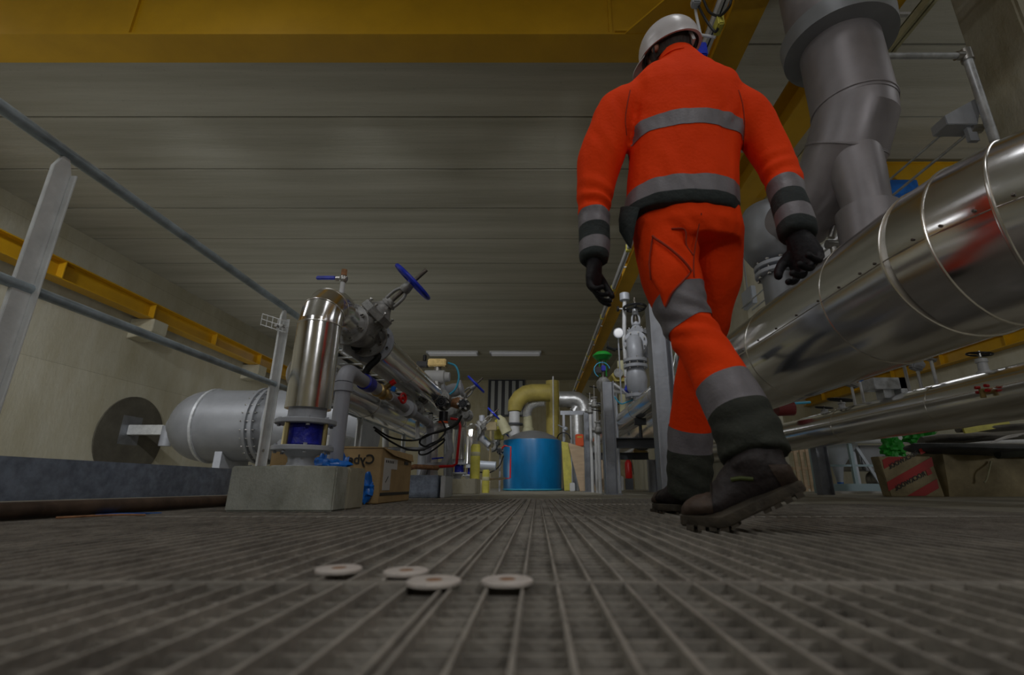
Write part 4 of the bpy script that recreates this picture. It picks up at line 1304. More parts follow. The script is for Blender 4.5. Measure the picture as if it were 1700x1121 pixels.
# valve body / housing below the side leg
t = thing('duct_housing', 'pale bulbous insulated housing with bolted flange under the duct, behind the glove', 'housing', (1.83, 3.35, 1.38))
hc = P(1284, 395, 3.34)
m = MB()
m.lathe(hc + Vector((0, 0, 0.29)), (0, 0, -1), [(0, 0.10), (0.05, 0.19), (0.13, 0.235), (0.27, 0.238), (0.40, 0.232), (0.48, 0.19), (0.52, 0.12)], 40)
m.build('shell', 'duct_rim', t)
fc = hc + Vector((0, 0, -0.235))
for dz in (0.0, -0.055):
    MB().lathe(fc + Vector((0, 0, dz)), (0, 0, -1), [(0, 0.165), (0.003, 0.170), (0.028, 0.170), (0.032, 0.165)], 36).build('flange', 'grey_paint', t)
bolts_each(t, fc + Vector((0, 0, -0.043)), (0, 0, 1), 0.145, 10, 0.014, 0.13)
MB().tube([fc + Vector((0, 0, -0.08)), Vector((fc.x, fc.y, 1.36))], 0.125, 32).build('lower_neck', 'duct_rim', t)
MB().ring(hc + Vector((0.10, -0.19, 0.0)), (0.45, -1, 0), 0.11, 0.010, 32).build('inspection_ring', 'grey_paint', t)
bolts_each(t, hc + Vector((0.21, -0.16, -0.14)), (0.3, -1, -0.2), 0.04, 3, 0.016, 0.05)
c0 = P(1380, 395, 2.95)
tag(MB().cyl(c0, c0 + Vector((0.03, -0.02, 0.09)), 0.022).cyl(c0 + Vector((-0.04, 0, -0.05)), c0 + Vector((0.04, 0, -0.05)), 0.03).tube([c0 + Vector((0, 0, -0.06)), Vector((c0.x, c0.y, 1.37))], 0.02, 10).build('sensor', 'bolt_steel'), 'small silver sensor fitting between the duct leg and the shiny pipe', 'sensor')
c0 = P(1246, 495, 6.95)
t = thing('wall_box', 'small grey electrical box on the pale wall behind the man', 'electrical box', (3.2, 7.5, 1.9))
c0 = PX(1246, 495, 3.23)
MB().box(3.17, 3.249, c0.y - 0.17, c0.y + 0.17, c0.z - 0.14, c0.z + 0.14).build('case', 'hopper_grey', t, bevel=0.01)
MB().cyl((3.2, c0.y, c0.z + 0.14), (3.2, c0.y, CEIL), 0.012, n=8).build('conduit', 'grey_paint', t)
# white cabinet-like device under beam, between arm and torso
c0 = P(1250, 300, 6.6)
t = thing('air_duct', 'pale flexible hose hanging beyond the man between arm and torso', 'hose', c0)
MB().tube(catmull([P(1262, 200, 5.2), P(1272, 212, 5.3), P(1285, 232, 5.4), P(1300, 262, 5.5), P(1290, 300, 5.6)]), 0.07, 16).build('hose', 'white_paint', t)
MB().tube(catmull([P(1288, 212, 5.3), P(1300, 200, 5.2), P(1328, 192, 5.1)]), 0.012, 8).build('wire_end', 'white_paint', t)
# galvanised tube by the column and bracket with rods
t = thing('tube_support', 'galvanised tube frame running across from the duct and down the concrete column', 'tube frame', (3.3, 2.95, 0))
TX, TZ, TY = 3.33, 3.29, 2.93
MB().tube([(2.66, TY, TZ), (TX, TY, TZ)], 0.024, 16).build('cross_tube', 'galvanised', t)
MB().tube([(TX, TY, TZ + 0.02), (TX, TY, 0.0)], 0.030, 16).build('upright', 'galvanised', t)
MB().lathe((TX - 0.08, TY, TZ), (1, 0, 0), [(0, 0.034), (0.10, 0.034)], 12).cyl((TX, TY, TZ - 0.05), (TX, TY, TZ + 0.05), 0.042, n=14).build('tube_clamp', 'bolt_steel', t)
MB().cyl((2.66, TY, TZ), (2.7, TY, TZ), 0.034, n=14).box(2.66, 2.68, TY - 0.01, TY + 0.01, TZ, CEIL).build('hanger', 'bolt_steel', t)
t = thing('rod_bracket', 'grey channel bracket with two long tie rods at the concrete column', 'bracket', (3.4, 3.1, 2.8))
b = P(1598, 188, 2.98)
MB().prism([b + Vector((-0.14, 0, -0.02)), b + Vector((0.14, 0, 0.14)), b + Vector((0.14, 0, 0.02)), b + Vector((0.09, 0, -0.10)), b + Vector((-0.14, 0, -0.10))], (0, 0.14, 0)).build('channel', 'grey_paint', t, bevel=0.004)
MB().box(b.x + 0.03, b.x + 0.10, b.y + 0.03, b.y + 0.06, b.z - 0.22, b.z - 0.05).build('lug', 'grey_paint', t)
r0 = P(1617, 214, 3.02)
MB().tube([r0, Vector((r0.x, 6.95, r0.z))], 0.012, 10).build('rod', 'galvanised', t)
MB().tube([r0 + Vector((-0.16, 0.05, 0.03)), Vector((r0.x - 0.16, 6.95, r0.z + 0.03))], 0.010, 10).build('rod', 'galvanised', t)
MB().cyl(r0 + Vector((-0.03, 0, 0)), r0 + Vector((0.05, 0, 0)), 0.035, n=10).build('nut', 'bolt_steel', t)

# ================================================================== BLUE TANK AND THE FAR END
TC = Vector((-0.11, 11.2, 0))
t = thing('blue_tank', 'bright blue wrapped round tank at the far end of the walkway', 'tank', TC)
MB().lathe(TC, (0, 0, 1), [(0, 0.60), (0.02, 0.645), (0.5, 0.66), (1.06, 0.66), (1.08, 0.655)], 56).build('jacket', 'tank_blue', t)
MB().lathe(TC + Vector((0, 0, 1.08)), (0, 0, 1), [(0, 0.62), (0.10, 0.50), (0.19, 0.30), (0.23, 0.1)], 40).build('dome', 'duct_rim', t)
MB().lathe(TC + Vector((0, 0, 0.012)), (0, 0, 1), [(0, 0.655), (0.02, 0.66), (0.03, 0.655)], 56).build('base_hoop', 'light_blue_tube', t)
t = thing('insulated_duct', 'olive insulated duct bending from the blue tank to the olive column', 'duct', (-0.5, 11.3, 1.2))
a = P(854, 712, 11.3)
MB().tube([Vector((a.x, 11.3, 1.18)), P(854, 684, 11.3)], 0.125, 24).build('white_section', 'white_paint', t)
MB().lathe(P(854, 706, 11.3), (0, 0, 1), [(0, 0.20), (0.04, 0.20), (0.045, 0.14)], 24).build('flange', 'dark_grey', t)
k0 = P(854, 683, 11.3)
R = 0.42
e = arc(k0 + Vector((R, 0, 0.02)), (-1, 0, 0), (0, 0, 1), R, 4)
MB().tube([k0] + e + [e[-1] + Vector((0.42, 0.0, 0))], [0.15, 0.16, 0.19, 0.20, 0.205, 0.205, 0.205], 32).build('bend', 'insulation_olive', t, sharp=12)
t = thing('flexible_duct', 'white ribbed flexible duct curving inside the olive bend', 'duct', (-0.2, 11.35, 1.25))
MB().lathe(P(876, 714, 11.45) + Vector((0, 0, -0.1)), (0, 0, 1), [(0, 0.15), (0.14, 0.14), (0.15, 0.12), (0.42, 0.10)], 24).build('insulated_collar', 'insulation_pale', t)
pp = catmull([P(875, 693, 11.45), P(876, 683, 11.45), P(881, 674, 11.45), P(892, 669, 11.45), P(904, 668, 11.45)], 10)
MB().tube(pp, [0.10 + 0.008 * (i % 2) for i in range(len(pp))], 24).build('flex', 'foil', t, sharp=5)
t = thing('insulated_column', 'tall olive insulated vertical pipe behind the blue tank', 'pipe', (0.38, 12.1, 0))
c0 = P(917, 633, 12.1)
MB().tube([(c0.x, 12.1, 0), (c0.x, 12.1, c0.z)], 0.165, 32).build('insulation', 'insulation_olive', t)
MB().tube([(c0.x + 0.155, 12.09, 0.5), (c0.x + 0.155, 12.09, c0.z + 0.005)], 0.022, 10).build('edge_trim', 'insulation_pale', t)
c0 = P(918, 625, 11.92)
tag(MB().tube([(c0.x, c0.y, 0), c0], 0.016, 10).build('pole', 'white_paint'), 'thin white pole in front of the olive column', 'pole')
t = thing('foil_duct', 'silver foil covered duct bending down right of the olive column', 'duct', (0.9, 12.1, 2))
q0 = P(928, 663, 12.1)
q1 = P(952, 663, 12.1)
e = arc(q1 + Vector((0, 0, -0.27)), (0, 0, 1), (1, 0, 0), 0.27, 6, 0, PI * 0.62)
MB().tube([q0] + e, 0.20, 28).build('wrap', 'foil', t, sharp=14)
MB().tube([P(953, 684, 12.1), P(957, 676, 12.1)], 0.12, 20).build('stub', 'foil', t)
MB().tube([P(984, 665, 12.2), P(978, 684, 12.2)], 0.11, 20).build('end_stub', 'foil', t)
MB().tube([Vector((e[-1].x - 0.1, 12.1, 0)), e[-1] + Vector((-0.1, 0, 0.05))], 0.03, 12).build('leg', 'galvanised', t)
# frame beyond
t = thing('equipment_frame', 'grey steel gantry under the foil duct at the far right of the blue tank', 'frame', (1.0, 11.8, 0))
a, b = P(930, 686, 11.8), P(986, 686, 11.8)
MB().box(a.x, b.x, 11.75, 11.85, a.z - 0.05, a.z + 0.05).build('beam', 'post_steel', t)
MB().box(b.x - 0.05, b.x + 0.05, 11.75, 11.85, 0, a.z - 0.05).box(a.x + 0.05, a.x + 0.11, 11.75, 11.85, 0, a.z - 0.05).build('post', 'post_steel', t)
for (u, v0, v1, D, r, m, lb) in ((958, 690, 735, 11.6, 0.14, 'foil', 'silver foil cylinder hanging under the grey gantry'), (948, 690, 732, 11.7, 0.03, 'white_paint', 'thin white pipe left of the silver cylinder')):
    a, b = P(u, v0, D), P(u, v1, D)
    tag(MB().tube([a, Vector((a.x, a.y, 0.0))], r, 18).build('vessel', m), lb.replace('hanging', 'standing'), 'vessel')
c0 = P(962, 731, 11.0)
t = thing('orange_unit', 'bright orange box standing beyond the leaning plywood', 'box', (c0.x, 11.0, 0))
MB().box(c0.x - 0.09, c0.x + 0.09, 10.95, 11.1, c0.z - 0.14, c0.z + 0.13).build('case', 'orange_plastic', t, bevel=0.015)
MB().cyl((c0.x, 11.02, 0), (c0.x, 11.02, c0.z - 0.14), 0.025).build('stand', 'dark_grey', t)
MB().box(c0.x - 0.05, c0.x + 0.05, 10.948, 10.951, c0.z + 0.05, c0.z + 0.08).build('label_mark', 'insulation_yellow', t)
y = 10.4
a = [P(932, 733, y), P(944, 735, y), P(949, 774, y - 0.1), P(949, 814, y - 0.15), P(937, 815, y - 0.1)]
for i in (3, 4):
    a[i].z = 0.005
o = MB().prism(a, (0, 0.07, 0)).build('insulation_sheet', 'insulation_yellow', bevel=0.01)
tag(o, 'yellow insulation sheet leaning on the right side of the blue tank', 'sheet')
a = [P(943, 735, 10.3), P(972, 744, 10.3), P(990, 812, 9.9), P(963, 812, 9.9)]
for i in (2, 3):
    a[i].z = 0.004
o = MB().prism(a, (0, 0.025, 0)).build('plywood_board', 'plywood')
tag(o, 'tan plywood board leaning between the blue tank and the steel posts', 'board')
a = [P(990, 740, 9.4), P(996, 742, 9.4), P(1010, 812, 9.2), P(996, 812, 9.2)]
a[2].z = a[3].z = 0.004
tag(MB().prism(a, (0, 0.02, 0)).build('plywood_board', 'plywood'), 'narrow plywood offcut behind the third steel post', 'board')
c0 = P(950, 808, 10.0)
tag(MB().box(c0.x - 0.05, c0.x + 0.05, 9.95, 10.05, 0, 0.16).build('paint_tin', 'white_paint', bevel=0.01), 'small white tin on the floor beside the yellow sheet', 'tin')
t = thing('valve_stand', 'slender blue grey valve stand behind the tank, right of the olive column', 'valve', (0.62, 11.5, 0))
c0 = P(935, 712, 11.5)
MB().tube([(c0.x, 11.5, 0), c0], 0.02, 10).ell(c0 + Vector((0.05, 0, 0)), (0.06, 0.05, 0.05)).tube([c0 + Vector((0.06, 0, 0)), c0 + Vector((-0.12, 0, 0.09))], 0.012, 8).build('stand', 'hopper_grey', t)
MB().ring(P(936, 730, 11.4), (0.3, 1, 0.2), 0.16, 0.015, 24, 6, 0, PI).build('hose_loop', 'black_rubber', t)

# ================================================================== RIGHT CLUSTER ABOVE THE POSTS
vb = make_gate_valve('white gate valve with black handwheel high beside the near steel post', 'black_iron', 'grey_paint', 0.12)
vb['group'] = 'white gate valves with black handwheels'
VS = 1.36
p0 = P(1054, 511, 6.8)
vb.scale = (VS,) * 3
vb.location = (p0.x, 6.8, p0.z - 0.445 * VS)
vb.rotation_euler = rot_from((0.35, 1, 0), (0, 0, 1))
t = thing('white_pipe', 'white flanged pipe curving down from the high black handwheel valve', 'pipe', (p0.x, 6.8, 1.38))
c = Vector(vb.location)
MB().tube(catmull([c + Vector((-0.07, -0.20, 0)), c + Vector((-0.12, -0.35, -0.04)), c + Vector((-0.14, -0.46, -0.19)), c + Vector((-0.14, -0.46, -0.36))]), 0.105, 24).build('elbow', 'grey_paint', t)
for dz in (-0.36, -0.44, -0.84):
    f = MB().lathe(c + Vector((-0.14, -0.46, dz)), (0, 0, 1), [(0, 0.16), (0.04, 0.16)], 28).build('flange', 'grey_paint', t)
    bolts_each(f, c + Vector((-0.14, -0.46, dz + 0.02)), (0, 0, 1), 0.135, 8, 0.012, 0.08)
MB().tube([c + Vector((-0.14, -0.46, -0.36)), Vector((c.x - 0.14, c.y - 0.46, 1.14))], 0.06, 20).build('upright', 'white_paint', t)
MB().lathe(c + Vector((-0.14, -0.46, -0.80)), (0, 0, 1), [(0, 0.09), (0.06, 0.13), (0.2, 0.145), (0.30, 0.13), (0.36, 0.09)], 24).build('globe', 'grey_paint', t)
# air vent pipe with cap and small black knob
t = thing('vent_pipe', 'thin white vent pipe with round cap left of the high black handwheel', 'pipe', P(1037, 560, 6.9))
a, b = P(1037, 497, 6.9), P(1036, 560, 6.9)
MB().tube([a, b, Vector((b.x, b.y, 1.13))], 0.03, 12).build('pipe', 'white_paint', t)
MB().lathe(a + Vector((0, 0, -0.03)), (0, 0, 1), [(0, 0.055), (0.01, 0.075), (0.12, 0.075), (0.13, 0.055)], 18).build('cap', 'grey_paint', t)
c0 = P(1026, 513, 6.9)
MB().tube([c0, P(1037, 513, 6.9)], 0.012, 8).build('spindle', 'white_paint', t)
MB().cyl(c0 - Vector((0.015, 0, 0)), c0 + Vector((0.012, 0, 0)), 0.042, n=16).build('knob', 'black_iron', t)
# work light
c0 = P(1027, 553, 6.2)
t = thing('work_light', 'glaring round work lamp clamped on the white pipework right of the hanging glove', 'lamp', c0)
MB().lathe(c0, (-0.15, -1, -0.1), [(-0.08, 0.03), (-0.06, 0.06), (0.0, 0.072), (0.014, 0.072)], 24).tube([c0 + Vector((0.0, 0.05, 0)), Vector((c0.x, c0.y + 0.05, 1.13))], 0.01, 8).build('housing', 'grey_paint', t)
MB().lathe(c0 + Vector((-0.001, -0.012, -0.001)), (-0.15, -1, -0.1), [(0, 0.062), (0.006, 0.055), (0.010, 0.02)], 24).build('lens', 'work_light', t)
# black lever valve
c0 = P(1018, 580, 6.8)
tag(MB().tube([P(1007, 576, 6.8), P(1022, 582, 6.8)], 0.022, 8).tube([P(1009, 568, 6.8), P(1009, 592, 6.8)], 0.008, 6).tube([P(1015, 579, 6.8), P(1033, 580, 6.8)], 0.014, 8).build('spindle_valve', 'black_iron'), 'black spindle valve sticking left from the white pipework', 'valve')
# green diaphragm actuator
c0 = P(1000, 591, 6.7)
t = thing('diaphragm_actuator', 'green mushroom shaped valve actuator above the second steel post', 'actuator', c0)
MB().lathe(c0 + Vector((0, 0, -0.07)), (0, 0, 1), [(0, 0.04), (0.01, 0.09), (0.05, 0.125), (0.062, 0.14), (0.078, 0.14), (0.09, 0.125), (0.12, 0.09), (0.135, 0.03)], 32).build('diaphragm_case', 'green_paint', t)
for s_ in (-1, 1):
    MB().tube([c0 + Vector((s_ * 0.045, 0, -0.06)), c0 + Vector((s_ * 0.045, 0, -0.30))], 0.011, 8).build('yoke_arm', 'green_paint', t)
MB().tube([c0 + Vector((0, 0, -0.06)), c0 + Vector((0, 0, -0.32))], 0.014, 8).build('stem', 'bolt_steel', t)
MB().cbox(c0 + Vector((-0.07, -0.03, -0.22)), (0.08, 0.06, 0.09)).build('positioner', 'black_iron', t, bevel=0.008)
MB().cbox(c0 + Vector((0.0, -0.06, -0.20)), (0.06, 0.05, 0.08)).build('blue_gauge', 'blue_cast', t, bevel=0.008)
MB().ring(c0 + Vector((-0.02, -0.05, -0.22)), (0, 1, 0), 0.11, 0.007, 28, 6, 0.2, 4.2).build('air_tube', 'light_blue_tube', t)
MB().lathe(c0 + Vector((0, 0, -0.52)), (0, 0, 1), [(0, 0.06), (0.06, 0.10), (0.14, 0.10), (0.20, 0.05)], 24).tube([c0 + Vector((0, 0, -0.5)), Vector((c0.x, c0.y, 0))], 0.05, 14).build('valve_body', 'cast_iron', t)


def small_wheel(u, v, D, R, lb, axis=(0.15, -0.15, 1), m='black_iron'):
    c = P(u, v, D)
    t = thing('wheel_valve', lb, 'valve', (c.x, c.y, 0), 'small valves with black handwheels')
    w = MB().ring(c, axis, R, R * 0.085, 28, 6)
    x, y, d = frame(axis)
    for i in range(3):
        a = 2 * PI * i / 3
        w.tube([c, c + (x * math.cos(a) + y * math.sin(a)) * R], R * 0.07, 6)
    w.build('handwheel', m, t)
    MB().tube([c + Vector((0, 0, 0.03)), c + Vector((0, 0, -0.20))], 0.010, 8).build('stem', 'bolt_steel', t)
    MB().lathe(c + Vector((0, 0, -0.34)), (0, 0, 1), [(0, 0.03), (0.03, 0.06), (0.08, 0.06), (0.11, 0.035), (0.16, 0.035), (0.165, 0.05), (0.18, 0.05)], 16).tube([c + Vector((-0.09, 0, -0.28)), c + Vector((0.09, 0, -0.28))], 0.035, 12).build('valve_body', 'cast_iron', t)
    MB().tube([c + Vector((0, 0, -0.33)), Vector((c.x, c.y, 1.13 if 1.15 < c.x < 1.4 else 0))], 0.026, 12).build('riser_pipe', 'white_paint', t)
    return t


for a in ((986, 643, 7.6, 0.075, 'small valve with black handwheel just below the green actuator'),
          (979, 655, 8.2, 0.06, 'small black handwheel valve beside the foil duct end'),
          (1000, 671, 7.4, 0.09, 'small black handwheel valve crossing behind the second steel post'),
          (992, 682, 7.0, 0.085, 'lowest small black handwheel valve left of the second post'),
          (1024, 671, 7.9, 0.085, 'small black handwheel valve right of the second steel post')):
    small_wheel(*a)
t = thing('blue_valve', 'small blue valve on white pipes right of the second steel post', 'valve', P(1043, 645, 6.4))
c0 = P(1043, 645, 6.4)
MB().cbox(c0, (0.09, 0.08, 0.11), Matrix.Rotation(0.4, 3, 'Y')).build('body', 'blue_paint', t, bevel=0.015)
MB().tube([c0 + Vector((-0.2, 0, 0.05)), c0 + Vector((0.0, 0, -0.06)), c0 + Vector((-0.25, 0.1, -0.0))], 0.035, 12).build('pipe', 'white_paint', t)
MB().tube(catmull([P(1018, 657, 6.4), P(1030, 670, 6.4), P(1040, 668, 6.4), P(1056, 662, 6.4)]), 0.010, 8).build('air_tube', 'light_blue_tube', t)
for (u, v0, v1, D, r, m, lb) in ((1048, 618, 700, 6.6, 0.03, 'white_paint', 'thin white upright left of the near steel post'),
                                 (1054, 600, 690, 6.8, 0.035, 'white_paint', 'white upright pipe with red clip beside the near steel post'),
                                 (1031, 600, 640, 7.2, 0.06, 'insulation_pale', 'pale insulated pipe stub behind the white valve pipework')):
    a = P(u, v0, D)
    tag(MB().tube([a, Vector((a.x, a.y, 1.13))], r, 14).build('upright_pipe', m), lb, 'pipe')
c0 = P(1051, 628, 6.55)
tag(MB().cbox(c0, (0.03, 0.03, 0.13)).tube([c0, c0 + Vector((-0.14, 0, 0.02))], 0.005, 6).build('clip', 'red_paint'), 'red clip with a thin red wire on the white upright pipe', 'clip')
t = thing('olive_hood', 'olive cone hood with grey disc behind the white valve pipework', 'hood', P(1022, 622, 7))
c0 = P(1022, 622, 7.0)
MB().prism([c0 + Vector((-0.16, 0, -0.10)), c0 + Vector((0.16, 0, -0.10)), c0 + Vector((0.05, 0, 0.12))], (0, 0.15, 0)).build('hood', 'insulation_olive', t)
MB().cyl(c0 + Vector((0.04, -0.03, 0.02)), c0 + Vector((0.04, 0.0, 0.02)), 0.07).build('disc', 'cast_iron', t)
MB().tube([c0 + Vector((0, 0.08, -0.1)), Vector((c0.x, c0.y + 0.08, 0))], 0.02, 8).build('stand', 'grey_paint', t)
# elbow clad pipe stub visible behind man leg, right of near post
t = thing('clad_elbow', 'shiny clad pipe elbow between the near steel post and the front leg', 'pipe', (1.45, 4.2, 1.4))
MB().tube([P(1108, 628, 4.6), P(1125, 612, 4.4), P(1150, 600, 4.2)], 0.13, 32).build('cladding', 'aluminium', t, sharp=12)
tag(MB().box(3.2, 3.245, 11.9, 12.2, 0.4, 0.75).build('wall_socket_box', 'label_white', bevel=0.01), 'white box on the pale wall behind the near steel post', 'electrical box')
# extinguisher and stuff under the pipes
c0 = P(1044, 790, 14.0)
t = thing('fire_extinguisher', 'red fire extinguisher against the pale wall under the pipes', 'extinguisher', (c0.x, 14, 0))
MB().lathe((c0.x, 14, 0.30), (0, 0, 1), [(0, 0.09), (0.02, 0.10), (0.42, 0.10), (0.50, 0.05), (0.54, 0.03)], 20).build('bottle', 'red_paint', t)
MB().tube([(c0.x, 14, 0.84), (c0.x + 0.09, 13.95, 0.80), (c0.x + 0.12, 13.95, 0.4)], 0.014, 8).build('hose', 'black_rubber', t)
MB().box(c0.x - 0.1, c0.x + 0.1, 13.93, 14.1, 0, 0.30).build('stand', 'dark_grey', t)
tag(MB().box(2.4, 2.9, 15, 15.05, 0, 1.1).build('door_panel', 'cardboard_worn'), 'pale tan panel standing far under the clad pipes', 'panel')
c0 = P(1027, 800, 12.0)
tag(MB().lathe((c0.x, 12, 0), (0, 0, 1), [(0, 0.13), (0.3, 0.13), (0.34, 0.06)], 20).build('canister', 'white_paint'), 'white canister on the floor beneath the huge pipe end', 'canister')

# ================================================================== RIGHT BAY
vs = [(1396, 664, 7.2, 0.17, 'black handwheel valve above the lower right pipe, the larger of two side by side'), (1368, 677, 7.6, 0.12, 'smaller black handwheel valve just left of the larger one'), (1626, 588, 5.6, 0.12, 'black handwheel valve in front of the yellow beam at far right')]
for (u, v, D, R, lb) in vs:
    c = PX(u, v, 3.03)
    R = R * c.y / D
    t = thing('wheel_valve', lb, 'valve', (c.x, c.y, 0.833), 'valves with black handwheels on the lower right pipe')
    w = MB().ring(c, (0.1, -0.12, 1), R, R * 0.1, 28, 6)
    x, y, d = frame((0.1, -0.12, 1))
    for i in range(3):
        a = 2 * PI * i / 3
        w.tube([c, c + (x * math.cos(a) + y * math.sin(a)) * R], R * 0.08, 6)
    w.build('handwheel', 'black_iron', t)
    MB().tube([c + Vector((0, 0, 0.02)), Vector((c.x, c.y, 0.86))], 0.009, 8).build('stem', 'bolt_steel', t)
    MB().lathe((c.x, c.y, 0.822), (0, 0, 1), [(0, 0.045), (0.02, 0.045), (0.025, 0.03), (0.6 * (c.z - 0.83), 0.028), (0.62 * (c.z - 0.83), 0.036), (0.8 * (c.z - 0.83), 0.034)], 16).build('valve_body', 'white_paint', t)
tag(MB().tube([(4.2, 7.3, 0.76), (9.5, 7.3, 0.76)], 0.06, 16).build('cross_pipe', 'white_paint'), 'white pipe crossing the right bay under the black handwheels', 'pipe')
tag(MB().tube([P(1316, 670, 6.0), P(1345, 668, 6.0)], 0.016, 10).build('pipe', 'light_blue_tube'), 'thin bright blue pipe right of the dark red cylinder', 'pipe')
a, b = P(1288, 679, 5.6), P(1316, 678, 5.6)
tag(MB().tube([a, b], 0.085, 24).build('red_cylinder', 'dark_red'), 'dark red cylinder emerging right behind the raised leg', 'cylinder')
t = thing('steel_console', 'bright galvanised console box standing on the lower right pipe', 'bracket', (3.03, 4.15, 0.84))
c0 = P(1468, 643, 4.15)
MB().box(c0.x - 0.14, c0.x + 0.14, 4.07, 4.23, c0.z - 0.03, c0.z + 0.07).box(c0.x + 0.08, c0.x + 0.14, 4.07, 4.23, c0.z - 0.10, c0.z + 0.07).build('console', 'galvanised', t, bevel=0.004)
MB().box(c0.x - 0.05, c0.x + 0.04, 4.10, 4.20, 0.826, c0.z - 0.03).build('stand', 'galvanised', t)
for i, (u, v, D, sz, m, lb) in enumerate(((1521, 606, 5.6, (0.13, 0.08, 0.14), 'grey_paint', 'tilted grey box below the huge pipe, in front of the yellow beam'),
                                          (1500, 604, 5.8, (0.10, 0.08, 0.05), 'black_iron', 'small black fitting left of the tilted grey box'),
                                          (1427, 631, 6.2, (0.08, 0.06, 0.05), 'blue_plastic', 'small blue cap under the edge of the huge pipe'),
                                          (1413, 638, 6.2, (0.16, 0.1, 0.07), 'bolt_steel', 'small silver fitting beside the small blue cap'),
                                          (1545, 597, 5.6, (0.12, 0.06, 0.05), 'bolt_steel', 'small silver fitting right of the tilted grey box'))):
    c0 = PX(u, v, 3.03)
    sz = tuple(q_ * c0.y / D for q_ in sz)
    t = thing('pipe_fitting', lb, 'fitting', (c0.x, c0.y, 0.83))
    MB().cbox(c0, sz, Matrix.Rotation(0.35, 3, 'Y')).cyl(c0, c0 + Vector((sz[0] * 0.7, 0, 0)), sz[2] * 0.3).build('head', m, t, bevel=0.01)
    MB().tube([c0, Vector((c0.x, c0.y, 0.828))], 0.012, 10).build('standpipe', 'white_paint', t)
# hopper, machines, railing
t = thing('hopper', 'pale blue grey conical hopper behind the white railing in the right bay', 'hopper', (5.3, 8.4, 0))
c0 = P(1385, 745, 8.6)
MB().lathe((c0.x, 8.6, 0.16), (0, 0, 1), [(0, 0.05), (0.25, 0.09), (0.62, 0.36), (0.9, 0.40), (0.95, 0.38)], 36).build('cone', 'hopper_grey', t)
for dx in (-0.3, 0.3):
    MB().box(c0.x + dx - 0.025, c0.x + dx + 0.025, 8.55, 8.65, 0, 0.75).build('leg', 'hopper_grey', t)
MB().lathe((c0.x, 8.6, 0.03), (0, 0, 1), [(0, 0.15), (0.03, 0.14), (0.07, 0.05), (0.13, 0.05)], 24).build('blue_foot', 'blue_plastic', t)
t = thing('machine_unit', 'light grey machine with sloping struts right of the pale hopper', 'machine', (6.3, 8.5, 0))
c0 = P(1440, 770, 8.6)
MB().box(c0.x - 0.1, c0.x + 0.55, 8.6, 9.2, 0.35, 0.78).build('case', 'duct_rim', t, bevel=0.02)
MB().bar((c0.x - 0.3, 8.5, 0.95), (c0.x + 0.1, 8.5, 0.1), 0.05, 0.03).bar((c0.x - 0.35, 8.5, 0.75), (c0.x + 0.25, 8.5, 0.98), 0.05, 0.03).build('strut', 'hopper_grey', t)
MB().lathe((c0.x + 0.3, 8.55, 0.2), (0, 1, 0), [(0, 0.16), (0.4, 0.16)], 24).build('drum', 'cast_iron', t)
MB().box(c0.x - 0.1, c0.x + 0.55, 8.5, 9.2, 0.0, 0.06).build('skid', 'dark_grey', t)
t = thing('low_railing', 'pale blue steel railing with a kerb in the right bay behind the striped box', 'railing', (5.4, 7.6, 0))
x0, x1 = P(1352, 800, 7.3).x, P(1500, 800, 7.3).x
MB().box(x0, x1, 7.26, 7.34, 0.012, 0.13).build('kerb', 'pale_blue', t)
MB().box(x0, x1, 7.28, 7.31, 0.37, 0.40).build('rail', 'pale_blue', t)
for xx in (x0 + 0.02, P(1417, 780, 7.3).x, x1 - 0.03):
    MB().box(xx - 0.025, xx + 0.025, 7.27, 7.32, 0.0, 0.86).build('post', 'pale_blue', t)
tag(MB().box(x0 - 0.1, x1 + 0.4, 7.0, 7.05, 0.0, 0.03).build('floor_edge_bar', 'label_white'), 'pale metal edging strip on the floor before the low railing', 'edging')
t = thing('pallet', 'wooden pallet standing on edge behind the raised boot', 'pallet', (5.3, 9.6, 0))
c0 = P(1328, 765, 9.8)
for dx in (-0.1, 0.02, 0.14):
    MB().box(c0.x + dx, c0.x + dx + 0.06, 9.8, 9.83, 0.0, 0.82).build('slat', 'plywood', t)
for zz in (0.05, 0.4, 0.74):
    MB().box(c0.x - 0.14, c0.x + 0.24, 9.83, 9.9, zz, zz + 0.06).build('batten', 'plywood', t)
for (u, v, r, lb) in ((1482, 744, (0.13, 0.10, 0.16), 'green plastic sack hanging low behind the striped box'), (1530, 728, (0.20, 0.12, 0.09), 'green and white sack lying behind the dark tarpaulins')):
    c0 = P(u, v, 6.3)
    mb = crumple(c0, r, u, 28, 18)
    t = thing('green_sack', lb, 'sack', (c0.x, 6.3, 0))
    mb.build('sack', 'green_bag', t, sharp=25)
    MB().box(c0.x - 0.09, c0.x + 0.09, 6.25, 6.4, 0.0, c0.z - r[2] * 0.6).build('stack_under', 'post_steel', t)
# striped insulation carton with mirrored print
y0, y1 = 4.92, 5.04
xa, xb = P(1466, 800, y0).x, P(1558, 800, y0).x
h = P(1500, 758, y0).z
t = thing('striped_carton', 'brown carton with red diagonal stripes and mirrored print on the right', 'box', ((xa + xb) / 2, y0, 0))
ct_ = MB().prism([(xa + 0.05, y0, 0), (xb + 0.03, y0, 0), (xb - 0.02, y0, h), (xa - 0.0, y0, h)], (0, y1 - y0, 0)).build('carton', 'cardboard_worn', t, bevel=0.006)
W = xb - xa


def stripe(za, zb, th):
    # clipped diagonal band on the front
    pts_ = []
    for (x, z) in ((xa + 0.03, za), (xb - 0.01, zb), (xb - 0.01, zb + th), (xa + 0.03, za + th)):
        pts_.append(Vector((x, y0 - 0.002, max(0.008, min(h - 0.006, z)))))
    return pts_


